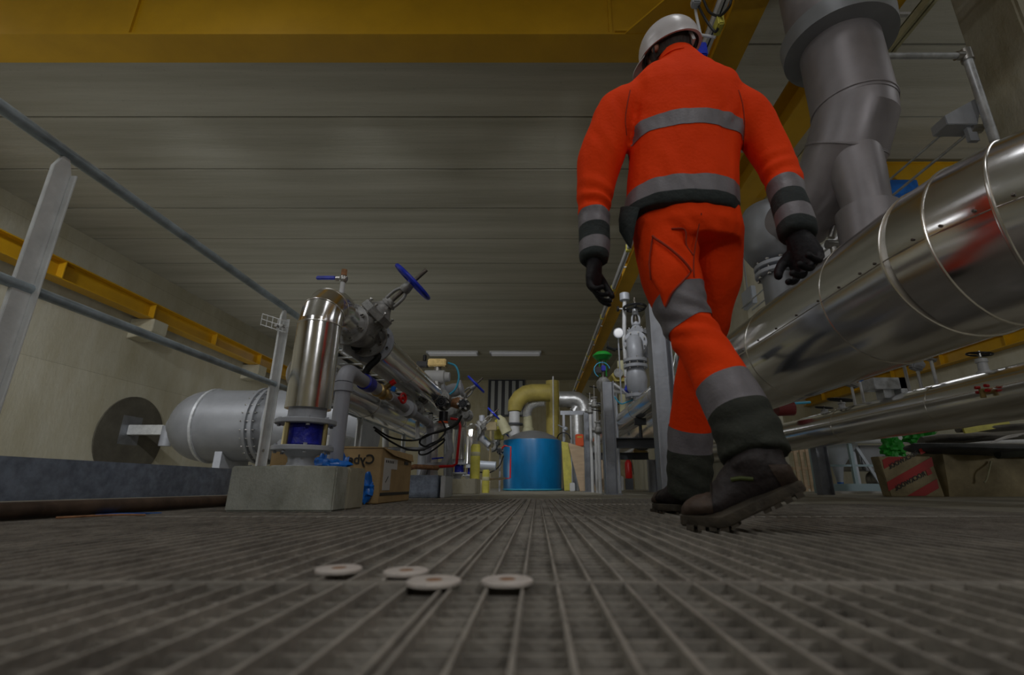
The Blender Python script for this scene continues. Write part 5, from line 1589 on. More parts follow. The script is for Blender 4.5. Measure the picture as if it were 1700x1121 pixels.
for (za, zb) in ((-0.16, 0.08), (0.05, 0.29), (0.26, 0.50)):
    poly = stripe(za, zb, 0.085)
    # clip properly against the carton height
    P2 = [(xa + 0.035, za), (xb - 0.012, zb), (xb - 0.012, zb + 0.085), (xa + 0.035, za + 0.085)]
    for lim, sg in ((0.008, 1), (h - 0.006, -1)):
        out = []
        for i in range(len(P2)):
            p, q = P2[i], P2[(i + 1) % len(P2)]
            ip, iq = sg * (p[1] - lim) >= 0, sg * (q[1] - lim) >= 0
            if ip:
                out.append(p)
            if ip != iq:
                k = (lim - p[1]) / (q[1] - p[1])
                out.append((p[0] + k * (q[0] - p[0]), lim))
        P2 = out
    if len(P2) >= 3:
        MB().prism([(p[0], y0 - 0.003, p[1]) for p in P2], (0, 0.002, 0)).build('red_stripe', 'ink_red', t)
for (zc, xc) in ((0.128, 0.27), (0.330, 0.25)):
    me, wdt = text_mesh('ROCKWOOL', 0.060, depth=0.0006)
    o = link('lettering', me, 'ink_black', t)
    o.rotation_euler = (0, -0.42, 0)
    o.location = (xa + xc - wdt / 2 * math.cos(0.42) - t.location.x, -0.0045, zc - wdt / 2 * math.sin(0.42))
    sx = xa + xc + wdt / 2 * math.cos(0.42) + 0.015
    sz = zc + wdt / 2 * math.sin(0.42) - 0.005
    MB().prism([(sx, y0 - 0.005, sz), (sx + 0.05, y0 - 0.005, sz + 0.02), (sx + 0.04, y0 - 0.005, sz + 0.07), (sx - 0.01, y0 - 0.005, sz + 0.05)], (0, 0.002, 0)).build('emblem', 'ink_red', t)
# crumpled brown carton
xa, xb = P(1564, 800, 4.95).x + 0.02, P(1730, 800, 4.95).x
t = thing('crumpled_carton', 'sagging crumpled brown carton on the floor at far right', 'box', ((xa + xb) / 2, 4.95, 0))
mb = MB()
nx, nz = 22, 12
rr = []
for k in range(nz + 1):
    z = 0.42 * k / nz
    ring = []
    outline = [(xa + (xb - xa) * i / nx, 4.93) for i in range(nx + 1)] + [(xb, 4.93 + 0.5 * j / 8) for j in range(1, 9)] + [(xb - (xb - xa) * i / nx, 5.43) for i in range(1, nx + 1)] + [(xa, 5.43 - 0.5 * j / 8) for j in range(1, 8)]
    for (x, y) in outline:
        n_ = noise.noise(Vector((x * 3.5, y * 3.5, z * 5))) * 0.06 * min(1, k / 3)
        bulge = 0.03 * math.sin(PI * k / nz)
        sx = 1 if x > (xa + xb) / 2 else -1
        ring.append(Vector((x + n_ + sx * bulge * 0.5 + 0.03 * (z / 0.4) * (-sx), y - bulge + n_, z + (noise.noise(Vector((x * 4, y * 4, 9))) * 0.03 if k > nz - 3 else 0))))
    rr.append(ring)
mb.loft(rr)
mb.build('carton', 'cardboard_worn', t, sharp=50)
c0 = P(1642, 780, 4.86)
MB().tube(catmull([c0 + Vector((0.04, 0, 0.08)), c0, c0 + Vector((-0.05, 0, -0.09)), c0 + Vector((-0.08, 0, -0.12))]), 0.008, 8).build('torn_fold', 'insulation_pale', t)
# heap of tarpaulins and boards on the cartons


def slab(pts, th, seed, m, name, lb, cat, wob=0.02):
    """a sagging folded sheet: lofted strip of thickness th following pts (left to right)"""
    rings = []
    for i, (u, v, D, hw) in enumerate(pts):
        c = P(u, v, D)
        ring = []
        for j in range(16):
            a = 2 * PI * j / 16
            q = c + Vector((0, hw * math.cos(a) * 1.0, th * math.sin(a)))
            q += Vector((0, 1, 0)) * 0.0 + Vector((0.3, 0.3, 1)) * noise.noise(q * 6 + Vector((seed, 0, 0))) * wob
            ring.append(q)
        rings.append(ring)
    o = MB().loft(rings).build(name, m, sharp=60)
    return tag(o, lb, cat)


slab([(1517, 745, 5.0, 0.05), (1525, 744, 5.0, 0.22), (1570, 745, 4.95, 0.26), (1630, 747, 4.9, 0.26), (1680, 748, 4.85, 0.26), (1730, 750, 4.8, 0.26)], 0.055, 3, 'tarp_dark', 'tarpaulin', 'black folded tarpaulin lying across the two cartons', 'tarpaulin')
slab([(1530, 731, 5.3, 0.05), (1545, 730, 5.3, 0.2), (1600, 728, 5.25, 0.22), (1660, 724, 5.2, 0.22), (1730, 720, 5.1, 0.22)], 0.045, 9, 'tarp_grey', 'tarpaulin', 'grey brown tarpaulin folded on top of the black one', 'tarpaulin', 0.035)
slab([(1590, 715, 5.5, 0.04), (1620, 714, 5.5, 0.15), (1680, 711, 5.4, 0.18), (1740, 708, 5.3, 0.18)], 0.03, 5, 'tarp_grey', 'tarpaulin', 'topmost grey tarpaulin of the heap under the clad pipe', 'tarpaulin', 0.03)
o = MB().bar(P(1600, 716, 5.35), P(1675, 703, 5.35), 0.02, 0.06).build('yellow_lath', 'insulation_yellow')
tag(o, 'yellow strip poking out on top of the tarpaulin heap', 'strip')
slab([(1655, 752, 4.75, 0.04), (1675, 750, 4.75, 0.1), (1720, 748, 4.7, 0.12)], 0.05, 11, 'olive_cloth', 'cloth', 'olive cloth bundle at the right end of the tarpaulin heap', 'cloth', 0.03)
for k in range(3):
    pts = catmull([P(1640 + k * 6, 738 - k * 3, 4.9), P(1662 + k * 6, 730 - k * 3, 4.9), P(1690 + k * 5, 724 - k * 2, 4.85)])
    tag(MB().tube(pts, 0.008, 6).build('rope', 'label_white'), ('pale rope end on the tarpaulins, the lowest strand', 'pale rope end on the tarpaulins, the middle strand', 'pale rope end on the tarpaulins, the top strand')[k], 'rope', 'rope strands on the tarpaulins')
# ================================================================== THE MAN
man = thing('person', 'man in orange and grey work clothes and white helmet striding away over the grating', 'person', (0.56, 1.5, 0))


def erings(mb, rs, n=28, power=2.3):
    """loft of super-elliptic rings: (centre, half width, half depth, [tilt about X, turn about Z, roll about Y])"""
    out = []
    for r in rs:
        c, a, b = Vector(r[0]), r[1], r[2]
        M = Matrix.Identity(3)
        if len(r) > 3:
            M = Matrix.Rotation(r[3][1], 3, 'Z') @ Matrix.Rotation(r[3][2], 3, 'Y') @ Matrix.Rotation(r[3][0], 3, 'X')
        ring = []
        for j in range(n):
            t = 2 * PI * j / n
            ct, st = math.cos(t), math.sin(t)
            k = (abs(ct) ** power + abs(st) ** power) ** (-1 / power)
            ring.append(c + M @ Vector((a * k * ct, b * k * st, 0)))
        out.append(ring)
    return mb.loft(out)


def limb(mb, pts, n=24):
    """pts: (vector, radius)"""
    ps = catmull([p for p, r in pts], 6)
    rr = []
    for i in range(len(ps)):
        f = i / 6
        k = min(int(f), len(pts) - 2)
        w_ = f - k
        w_ = w_ * w_ * (3 - 2 * w_)
        rr.append(pts[k][1] * (1 - w_) + pts[k + 1][1] * w_)
    return mb.tube(ps, rr, n)


def wrinkle(me, amp, scale, seed=0.0, stretch=(1, 1, 1), fold=None):
    nrm = [v.normal.copy() for v in me.vertices]
    for i_, v in enumerate(me.vertices):
        p = v.co.copy()
        q = Vector((p.x * stretch[0], p.y * stretch[1], p.z * stretch[2])) * scale + Vector((seed, 0, 0))
        d = noise.noise(q) * amp + noise.noise(q * 2.7) * amp * 0.4
        if fold:
            for (c, ax, wl, rad, am) in fold:
                r = (p - c).length
                if r < rad:
                    w_ = (1 - r / rad) ** 1.5
                    d += am * w_ * math.sin(2 * PI * (p - c).dot(ax) / wl + noise.noise(p * 9) * 2.2)
        v.co = p + nrm[i_] * d
    me.update()
    return me


def slice_mesh(me, planes, offset=0.0, keep=None):
    """part of a mesh between planes (point, normal: the side kept), pushed outwards"""
    b = bmesh.new()
    b.from_mesh(me)
    for (p, n) in planes:
        bmesh.ops.bisect_plane(b, geom=b.verts[:] + b.edges[:] + b.faces[:], plane_co=p, plane_no=n, clear_inner=True)
    if keep:
        dead = [f for f in b.faces if not keep(f.calc_center_median())]
        bmesh.ops.delete(b, geom=dead, context='FACES')
        loose = [v for v in b.verts if not v.link_faces]
        bmesh.ops.delete(b, geom=loose, context='VERTS')
    b.normal_update()
    nn = {v: v.normal.copy() for v in b.verts}
    # give it a little thickness: outer skin plus an inner copy
    for v in b.verts:
        v.co += nn[v] * offset
    m = D_.meshes.new('s')
    b.to_mesh(m)
    b.free()
    m.update()
    return m


O = man.location.copy()

# ---------------- trousers
LH, RH = P(1103, 392, 1.47), P(1186, 392, 1.49)
Lleg = [(LH + Vector((0, 0, 0.03)), 0.105), (P(1112, 455, 1.435), 0.095), (P(1128, 505, 1.41), 0.084), (P(1147, 548, 1.39), 0.074), (P(1186, 612, 1.33), 0.073), (P(1222, 676, 1.275), 0.077), (P(1243, 722, 1.24), 0.082), (P(1256, 762, 1.215), 0.084)]
Rleg = [(RH + Vector((0, 0, 0.03)), 0.100), (P(1186, 450, 1.53), 0.088), (P(1178, 520, 1.60), 0.074), (P(1163, 590, 1.68), 0.070), (P(1152, 660, 1.76), 0.076), (P(1146, 730, 1.82), 0.080), (P(1144, 800, 1.865), 0.078), (P(1143, 822, 1.88), 0.076)]
tm = MB()
erings(tm, [(P(1138, 330, 1.485), 0.165, 0.115), (P(1138, 365, 1.480), 0.178, 0.128), (P(1141, 392, 1.475), 0.182, 0.138), (P(1143, 415, 1.475), 0.175, 0.125)], 28)
limb(tm, Lleg)
limb(tm, Rleg)
trou = remesh(tm, 0.0075, 8, 0.6, O)
kn = P(1140, 540, 1.39) - O
se = P(1150, 405, 1.38) - O
folds = [(kn, Vector((0.35, 0, 0.94)), 0.055, 0.17, 0.0085), (se, Vector((0.75, 0, 0.65)), 0.060, 0.15, 0.007),
         (P(1250, 720, 1.2) - O, Vector((-0.2, 0, 1)), 0.060, 0.15, 0.008), (P(1148, 780, 1.85) - O, Vector((0.45, 0, 0.9)), 0.055, 0.13, 0.010),
         (P(1186, 612, 1.3) - O, Vector((0.6, 0, 0.8)), 0.10, 0.12, 0.005)]
wrinkle(trou, 0.0078, 10, 3.0, (1, 1, 0.55), folds)
trouser = link('trousers', trou, 'hivis_orange', man, 180)


def leg_near(path, other):
    pa = [Vector(p) - O for p, r in path]
    pb = [Vector(p) - O for p, r in other]

    def dist(q, pts_):
        best = 9
        for i in range(len(pts_) - 1):
            a, b = pts_[i], pts_[i + 1]
            ab = b - a
            t = max(0, min(1, (q - a).dot(ab) / ab.length_squared))
            best = min(best, (q - (a + ab * t)).length)
        return best
    return lambda c: dist(c, pa) < dist(c, pb)


def band(src, path, other, i0, f0, i1, f1, name, m, off, parent, tilt0=None, tilt1=None):
    """band round a limb between two stations of its path"""
    def st(i, f):
        a, b = Vector(path[i][0]) - O, Vector(path[i + 1][0]) - O
        d = (b - a).normalized()
        if i + 2 < len(path) and f > 0.5:
            d = (d + (Vector(path[i + 2][0]) - O - b).normalized() * (f - 0.5)).normalized()
        return a.lerp(b, f), d
    p0, d0 = st(i0, f0)
    p1, d1 = st(i1, f1)
    if f1 == 1.0:
        p1 = p1 + d1 * 0.05
    if tilt0 is not None:
        d0 = (d0 + Vector(tilt0)).normalized()
    if tilt1 is not None:
        d1 = (d1 + Vector(tilt1)).normalized()
    near = leg_near(path, other)
    mid = (p0 + p1) / 2
    me = slice_mesh(src, [(p0, d0), (p1, -d1)], off, lambda c: near(c) and (c - mid).length < (0.24 if src is trou else 0.105))
    return link(name, me, m, parent, 180)


# reflective bands and dark lower legs (parts of the trousers)
band(trou, Lleg, Rleg, 1, 0.75, 2, 0.92, 'reflective_band', 'reflective_grey', 0.0022, trouser, (0.25, 0, 0), (0.2, 0, 0))
band(trou, Lleg, Rleg, 4, 0.42, 5, 0.30, 'reflective_band', 'reflective_grey', 0.0022, trouser)
band(trou, Lleg, Rleg, 5, 0.25, 6, 1.0, 'dark_hem', 'olive_cloth', 0.0030, trouser, (0, 0, 0), (0, 0, -0.3))
band(trou, Rleg, Lleg, 4, 0.72, 5, 0.30, 'reflective_band', 'reflective_grey', 0.0022, trouser)
band(trou, Rleg, Lleg, 5, 0.26, 6, 1.0, 'dark_hem', 'olive_cloth', 0.0030, trouser)
# cargo pocket on the left thigh
pk = []
corners = [P(1083, 392, 1.36), P(1147, 452, 1.335), P(1098, 508, 1.33), P(1056, 462, 1.345)]
mbp = MB()
nx = 10
grid = []
from mathutils.bvhtree import BVHTree
bm_ = bmesh.new()
bm_.from_mesh(trou)
bvh = BVHTree.FromBMesh(bm_)
bm_.free()


def on_surface(src_bvh, p, lift):
    loc, nor, idx, d = src_bvh.find_nearest(p - O)
    return loc + nor * lift + O


outer, inner = [], []
for i in range(nx + 1):
    for j in range(nx + 1):
        a = corners[0].lerp(corners[1], i / nx)
        b = corners[3].lerp(corners[2], i / nx)
        q = a.lerp(b, j / nx)
        ed = min(i, j, nx - i, nx - j)
        outer.append(on_surface(bvh, q, 0.0035 + 0.010 * min(1, ed / 2.0)))
        inner.append(on_surface(bvh, q, -0.003))
n1 = nx + 1
fs = []
for i in range(nx):
    for j in range(nx):
        fs.append((i * n1 + j, (i + 1) * n1 + j, (i + 1) * n1 + j + 1, i * n1 + j + 1))
off_ = n1 * n1
fs2 = [tuple(reversed([q + off_ for q in f])) for f in fs]
per = [i * n1 for i in range(nx)] + [nx * n1 + j for j in range(nx)] + [(nx - i) * n1 + nx for i in range(nx)] + [nx - j for j in range(nx)]
side = [(per[k], per[(k + 1) % len(per)], per[(k + 1) % len(per)] + off_, per[k] + off_) for k in range(len(per))]
mbp.add(outer + inner, fs + fs2 + side)
pocket = mbp.build('cargo_pocket', 'hivis_orange', trouser, off=O, sharp=60)
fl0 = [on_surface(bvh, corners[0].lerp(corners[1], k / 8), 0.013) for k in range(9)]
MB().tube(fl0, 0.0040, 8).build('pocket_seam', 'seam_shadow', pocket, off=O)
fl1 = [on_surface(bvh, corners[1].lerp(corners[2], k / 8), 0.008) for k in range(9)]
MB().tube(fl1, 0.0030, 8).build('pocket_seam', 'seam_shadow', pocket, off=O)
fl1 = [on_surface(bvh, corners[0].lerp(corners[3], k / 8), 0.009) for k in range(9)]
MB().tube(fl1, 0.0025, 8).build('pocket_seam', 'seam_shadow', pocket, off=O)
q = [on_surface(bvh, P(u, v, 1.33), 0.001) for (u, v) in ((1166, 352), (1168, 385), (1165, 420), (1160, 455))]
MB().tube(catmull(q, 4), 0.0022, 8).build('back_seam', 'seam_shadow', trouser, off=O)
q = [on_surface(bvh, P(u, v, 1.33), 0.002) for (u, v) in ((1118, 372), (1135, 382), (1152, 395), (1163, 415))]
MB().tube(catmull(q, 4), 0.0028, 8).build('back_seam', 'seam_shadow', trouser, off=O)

# ---------------- jacket
SHL, SHR = P(1052, 160, 1.50), P(1216, 162, 1.50)
Larm = [(SHL + Vector((0.03, 0, 0.0)), 0.074), (P(1027, 192, 1.495), 0.085), (P(1000, 255, 1.48), 0.081), (P(988, 310, 1.47), 0.069), (P(985, 365, 1.45), 0.056), (P(987, 410, 1.43), 0.0505), (P(987, 434, 1.42), 0.046)]
Rarm = [(SHR + Vector((-0.03, 0, 0.0)), 0.074), (P(1239, 193, 1.48), 0.083), (P(1277, 250, 1.45), 0.068), (P(1296, 290, 1.42), 0.062), (P(1309, 330, 1.38), 0.056), (P(1320, 370, 1.34), 0.0525), (P(1324, 393, 1.325), 0.051)]
jm = MB()
erings(jm, [(P(1128, 372, 1.475), 0.188, 0.142), (P(1128, 358, 1.478), 0.196, 0.150), (P(1131, 325, 1.482), 0.196, 0.146), (P(1134, 280, 1.488), 0.198, 0.140), (P(1137, 235, 1.495), 0.206, 0.140),
            (P(1138, 190, 1.50), 0.214, 0.138), (P(1136, 162, 1.50), 0.222, 0.128), (P(1134, 143, 1.50), 0.212, 0.112), (P(1131, 126, 1.50), 0.160, 0.094), (P(1128, 113, 1.50), 0.095, 0.080), (P(1126, 106, 1.50), 0.078, 0.076), (P(1124, 100, 1.50), 0.072, 0.072)], 32)
limb(jm, Larm)
limb(jm, Rarm)
jack = remesh(jm, 0.0072, 9, 0.6, O)
ft = [(P(1050, 200, 1.42) - O, Vector((0.9, 0, 0.4)), 0.07, 0.15, 0.005), (P(1225, 215, 1.42) - O, Vector((0.9, 0, -0.4)), 0.07, 0.14, 0.005),
      (P(985, 330, 1.42) - O, Vector((0.3, 0, 0.95)), 0.055, 0.13, 0.008), (P(1292, 280, 1.38) - O, Vector((-0.3, 0, 0.95)), 0.055, 0.13, 0.0055),
      (P(1120, 300, 1.35) - O, Vector((0.93, 0, 0.3)), 0.085, 0.22, 0.0035), (P(1000, 240, 1.44) - O, Vector((0.9, 0, 0.4)), 0.05, 0.13, 0.003)]
wrinkle(jack, 0.0085, 8, 8.0, (1.5, 1, 0.45), ft)
jacket = link('jacket', jack, 'hivis_orange', man, 180)
torso_path = [(P(1128, 372, 1.48), 0), (P(1138, 120, 1.5), 0)]
chest = lambda c: abs(c.x - (P(1134, 260, 1.49) - O).x) < 0.235


def tcenter(c):
    # belongs to the trunk, not to an arm
    def dist(q, path):
        best = 9
        for i in range(len(path) - 1):
            a, b = Vector(path[i][0]) - O, Vector(path[i + 1][0]) - O
            ab = b - a
            t = max(0, min(1, (q - a).dot(ab) / ab.length_squared))
            best = min(best, (q - (a + ab * t)).length - (path[i][1] * (1 - t) + path[i + 1][1] * t))
        return best
    return min(dist(c, Larm[1:]), dist(c, Rarm[1:])) > 0.012


def zslab(src, v0, v1, name, m, off, tilt=(0, 0)):
    a, b = P(1134, v0, 1.36) - O, P(1134, v1, 1.36) - O
    n0 = Vector((tilt[0], tilt[1], -1)).normalized()
    me = slice_mesh(src, [(a, n0), (b, -n0)], off, tcenter)
    return link(name, me, m, jacket, 180)


zslab(jack, 182, 209, 'reflective_band', 'reflective_grey', 0.0022, (0.03, 0.0))
zslab(jack, 296, 324, 'reflective_band', 'reflective_grey', 0.0022, (0.0, 0.0))
zslab(jack, 323, 400, 'dark_hem', 'dark_cloth', 0.0028)


def armband(path, other, z0, z1, name, m, off):
    band(jack, path, other, z0[0], z0[1], z1[0], z1[1], name, m, off, jacket)


dummyT = [(P(1134, 380, 1.48), 0), (P(1134, 130, 1.48), 0)]
for path in (Larm, Rarm):
    armband(path, dummyT, (3, 0.90) if path is Larm else (3, 0.55), (4, 0.42) if path is Larm else (4, 0.15), 'sleeve_band', 'reflective_grey', 0.0022)
    armband(path, dummyT, (4, 0.40) if path is Larm else (4, 0.13), (4, 0.90) if path is Larm else (4, 0.72), 'sleeve_band', 'dark_cloth', 0.0026)
    armband(path, dummyT, (4, 0.88) if path is Larm else (4, 0.70), (5, 0.62) if path is Larm else (5, 0.35), 'sleeve_band', 'reflective_grey', 0.0022)
    armband(path, dummyT, (5, 0.60) if path is Larm else (5, 0.33), (5, 1.0), 'cuff', 'dark_cloth', 0.0030)
# flapping jacket corner at the left hip
hm = MB()
fa = [P(1030, 345, 1.42), P(1027, 365, 1.43), P(1028, 384, 1.44), P(1036, 398, 1.44), P(1043, 409, 1.43)]
fb = [P(1062, 345, 1.365), P(1056, 368, 1.37), P(1053, 386, 1.38), P(1050, 400, 1.39), P(1047, 412, 1.40)]
rg = []
for a_, b_ in zip(fa, fb):
    c_ = (a_ + b_) / 2
    e_ = (b_ - a_) / 2
    rg.append([c_ + e_ * math.cos(2 * PI * k / 16) + Vector((0.006, 0.010, 0)) * math.sin(2 * PI * k / 16) for k in range(16)])
hm.loft(rg)
hm.build('hem_corner', 'dark_cloth', jacket, off=O, sharp=60)
jb = bmesh.new()
jb.from_mesh(jack)
jbvh = BVHTree.FromBMesh(jb)
jb.free()
for pts in (((1046, 150), (1041, 175), (1038, 200), (1040, 225)), ((1226, 150), (1233, 175), (1236, 205), (1234, 235), (1232, 262))):
    pts2 = catmull([Vector((u, v, 0)) for (u, v) in pts], 6)
    q = []
    for w_ in pts2:
        d_ = (P(w_.x, w_.y, 1.3) - cam.location).normalized()
        hit = jbvh.ray_cast(cam.location - O, d_, 4)
        if hit[0] is not None:
            q.append(hit[0] + hit[1] * 0.0008 + O)
    if len(q) > 3:
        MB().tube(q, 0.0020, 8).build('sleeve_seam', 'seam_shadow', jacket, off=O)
# collar
MB().lathe(P(1125, 112, 1.505) , (0, 0.05, 1), [(0, 0.086), (0.02, 0.078), (0.045, 0.073), (0.05, 0.069), (0.02, 0.066)], 32).build('collar', 'hivis_orange', jacket, off=O)

# ---------------- head (one continuous mesh with neck), facing away, bent to the left
hd = MB()
HC = P(1111, 90, 1.53)
turn = Matrix.Rotation(0.5, 3, 'Z') @ Matrix.Rotation(0.12, 3, 'Y') @ Matrix.Rotation(-0.1, 3, 'X')
F = turn @ Vector((0, 1, 0))      # the way the face looks
S = turn @ Vector((1, 0, 0))
U = turn @ Vector((0, 0, 1))
M3 = Matrix((S, F, U)).transposed()
hd.ell(HC, (0.076, 0.095, 0.100), M3, 28, 18)
hd.ell(HC + F * 0.030 - U * 0.055, (0.058, 0.062, 0.062), M3, 24, 14)
hd.ell(HC + F * 0.068 - U * 0.095, (0.026, 0.026, 0.020), M3, 16, 10)
hd.tube([HC + F * 0.088 + U * 0.005, HC + F * 0.112 - U * 0.030, HC + F * 0.092 - U * 0.040], [0.008, 0.014, 0.010], 12)
hd.ell(HC + F * 0.088 - U * 0.064, (0.024, 0.010, 0.010), M3, 14, 8)
for s_ in (-1, 1):
    hd.ell(HC + F * 0.083 + S * s_ * 0.030 + U * 0.002, (0.017, 0.010, 0.010), M3, 12, 8)
    hd.ell(HC + S * s_ * 0.080 - F * 0.004 - U * 0.022, (0.010, 0.020, 0.032), M3, 16, 10)
hd.tube([HC - U * 0.05 - F * 0.012, P(1120, 110, 1.51), P(1126, 122, 1.50)], [0.060, 0.058, 0.064], 24)
hm_ = remesh(hd, 0.005, 5, 0.5, O)
head = link('head', hm_, 'skin', man, 180)
for s_ in (-1, 1):
    MB().ell(HC + F * 0.090 + S * s_ * 0.030 + U * 0.003, (0.011, 0.006, 0.006), M3, 12, 8).build('eye', 'label_white', head, off=O)
# hair: shell over the back of the head
hr_ = MB()
rings = []
for i in range(15):
    th = math.radians(24 + i * 7.4)
    ring = []
    for j in range(33):
        ph = math.radians(-205 + 230 * j / 32)
        k = 1.05 + 0.03 * noise.noise(Vector((i * 0.8, j * 0.9, 2)))
        p = Vector((0.078 * math.sin(th) * math.cos(ph), 0.097 * math.sin(th) * math.sin(ph), 0.102 * math.cos(th))) * k
        ring.append(HC + M3 @ p)
    rings.append(ring)
vs = [q for r in rings for q in r]
n_ = 33
inn = [HC + (q - HC) * 0.93 for q in vs]
fs = [(i * n_ + j, i * n_ + j + 1, (i + 1) * n_ + j + 1, (i + 1) * n_ + j) for i in range(14) for j in range(32)]
m2 = len(vs)
fi = [tuple(reversed([a + m2 for a in f])) for f in fs]
bd = [j for j in range(n_)] + [i * n_ + 32 for i in range(1, 15)] + [14 * n_ + j for j in range(31, -1, -1)] + [i * n_ for i in range(13, 0, -1)]
sd = [(bd[k], bd[(k + 1) % len(bd)], bd[(k + 1) % len(bd)] + m2, bd[k] + m2) for k in range(len(bd))]
hr_.add(vs + inn, fs + fi + sd)
hr_.build('hair', 'hair_dark', head, off=O, sharp=60)

# helmet
hel = thing('safety_helmet', 'x', 'helmet', (0, 0, 0))
del hel['label'], hel['category']
hel.parent = man
hel.name = 'safety_helmet'
HT = Matrix.Rotation(0.62, 3, 'Z') @ Matrix.Rotation(-0.22, 3, 'Y') @ Matrix.Rotation(0.02, 3, 'X')
hS, hF, hU = (HT @ Vector(a) for a in ((1, 0, 0), (0, 1, 0), (0, 0, 1)))
HM = Matrix((hS, hF, hU)).transposed()
hc = HC + U * 0.028
dome, inn = [], []
N1, N2 = 14, 40
sh = []
for layer, k in ((0, 1.0), (1, 0.955)):
    rings = []
    for i in range(1, N1 + 1):
        th = PI / 2 * i / N1 * 1.10
        ring = []
        for j in range(N2):
            ph = 2 * PI * j / N2
            p = Vector((0.108 * math.sin(th) * math.cos(ph), 0.130 * math.sin(th) * math.sin(ph), 0.118 * math.cos(th))) * k
            if i == N1 and layer == 0:
                p *= 1.05
            ring.append(hc + HM @ p)
        rings.append(ring)
    sh.append(rings)
allr = list(reversed(sh[1])) if False else sh[0] + list(reversed(sh[1]))
h_ = MB().loft(allr)
# brim, towards the face
br_ = []
for i in range(13):
    ph = PI * (0.12 + 0.76 * i / 12)
    e0 = Vector((0.106 * math.cos(ph), 0.126 * math.sin(ph), -0.015))
    e1 = Vector((0.113 * math.cos(ph) * 1.02, 0.126 * math.sin(ph) + 0.055 * math.sin(PI * i / 12) ** 0.7, -0.030))
    br_.append((hc + HM @ e0, hc + HM @ e1))
vs = [p for ab in br_ for p in ab] + [p - hU * 0.004 for ab in br_ for p in ab]
fs = []
for i in range(12):
    a, b, c, d = 2 * i, 2 * i + 1, 2 * i + 3, 2 * i + 2
    fs += [(a, b, c, d), (a + 26, d + 26, c + 26, b + 26), (b, b + 26, c + 26, c), (a, d, d + 26, a + 26)]
fs += [(0, 26, 27, 1), (24, 25, 51, 50)]
o = h_.build('shell', 'helmet_white', hel, off=O, sharp=50)
o = MB().add(vs, fs).build('brim', 'helmet_white', hel, off=O, sharp=50)
for q, ax in ((0.0, hS), (0.9, (hS + hF).normalized())):
    pass
MB().ring(hc - hU * 0.018, hU, 0.100, 0.006, 40, 6).build('headband', 'black_rubber', hel, off=O)
MB().bar(hc - hF * 0.106 - hU * 0.05, hc - hF * 0.098 - hU * 0.005, 0.012, 0.03).build('adjuster', 'white_paint', hel, off=O)
MB().tube(catmull([hc - hS * 0.100 - hU * 0.02, HC - S * 0.082 - U * 0.06, HC + F * 0.03 - U * 0.118, HC + S * 0.082 - U * 0.06, hc + hS * 0.100 - hU * 0.02]), 0.004, 8).build('chin_strap', 'black_rubber', hel, off=O)
hel.location = (0, 0, 0)


# ---------------- gloves: palm, four fingers and thumb grown into one hand
def hand(wrist, d_arm, palm_n, side, curl, scale=1.0, spread=0.10):
    """d_arm: from wrist to knuckles, palm_n: the way the palm faces, side: +1 thumb on the +x side of (d x n)"""
    d = Vector(d_arm).normalized()
    n = Vector(palm_n)
    n = (n - d * n.dot(d)).normalized()
    w = d.cross(n) * side           # towards the thumb
    mb = MB()
    s = scale
    rs = []
    for (t, a, b) in ((-0.03, 0.030, 0.025), (0.0, 0.031, 0.024), (0.03, 0.040, 0.021), (0.065, 0.045, 0.019), (0.090, 0.042, 0.016)):
        ring = []
        for j in range(20):
            an = 2 * PI * j / 20
            ring.append(wrist + d * t * s + w * math.cos(an) * a * s + n * math.sin(an) * b * s)
        rs.append(ring)
    mb.loft(rs)
    L = (0.074, 0.084, 0.078, 0.062)
    for i in range(4):
        base = wrist + (d * 0.078 + w * (0.031 - 0.021 * i)) * s
        dr = (d + w * spread * (1.5 - i)).normalized()
        c = curl[i]
        p = base
        pts = [base - dr * 0.02 * s, base]
        ang = 0
        for (fr, bend) in ((0.45, c * 0.75), (0.31, c * 1.1), (0.24, c * 0.8)):
            ang += bend
            p = p + (dr * math.cos(ang) + n * math.sin(ang)) * L[i] * fr * s
            pts.append(p)
        mb.tube(catmull(pts, 4), [0.0105 * s * (1 - 0.018 * k) for k in range(len(catmull(pts, 4)))], 12)
        mb.ell(pts[-1], (0.0088 * s,) * 3, None, 12, 8)
    b0 = wrist + (d * 0.022 + w * 0.026) * s
    pts = [b0 - w * 0.01 * s, b0 + (d * 0.022 + w * 0.022 + n * 0.012) * s, b0 + (d * 0.048 + w * 0.032 + n * 0.026) * s, b0 + (d * 0.072 + w * 0.030 + n * 0.040) * s]
    cm = catmull(pts, 4)
    mb.tube(cm, [0.0155 * s * (1 - 0.03 * k) for k in range(len(cm))], 12)
    mb.ell(pts[-1], (0.0105 * s,) * 3, None, 12, 8)
    me = remesh(mb, 0.0033, 4, 0.5, O)
    wrinkle(me, 0.0012, 45, 2)
    return link('glove', me, 'glove_black', man, 180)


wl = P(987, 440, 1.42)
hand(wl, P(985, 480, 1.41) - wl, (0.85, -0.5, 0.0), -1, (0.40, 0.48, 0.55, 0.62), 1.0, 0.03)
wr = P(1326, 398, 1.32)
hand(wr, P(1342, 440, 1.29) - wr, (-0.75, -0.5, -0.35), 1, (0.45, 0.55, 0.62, 0.70), 1.22, 0.03)


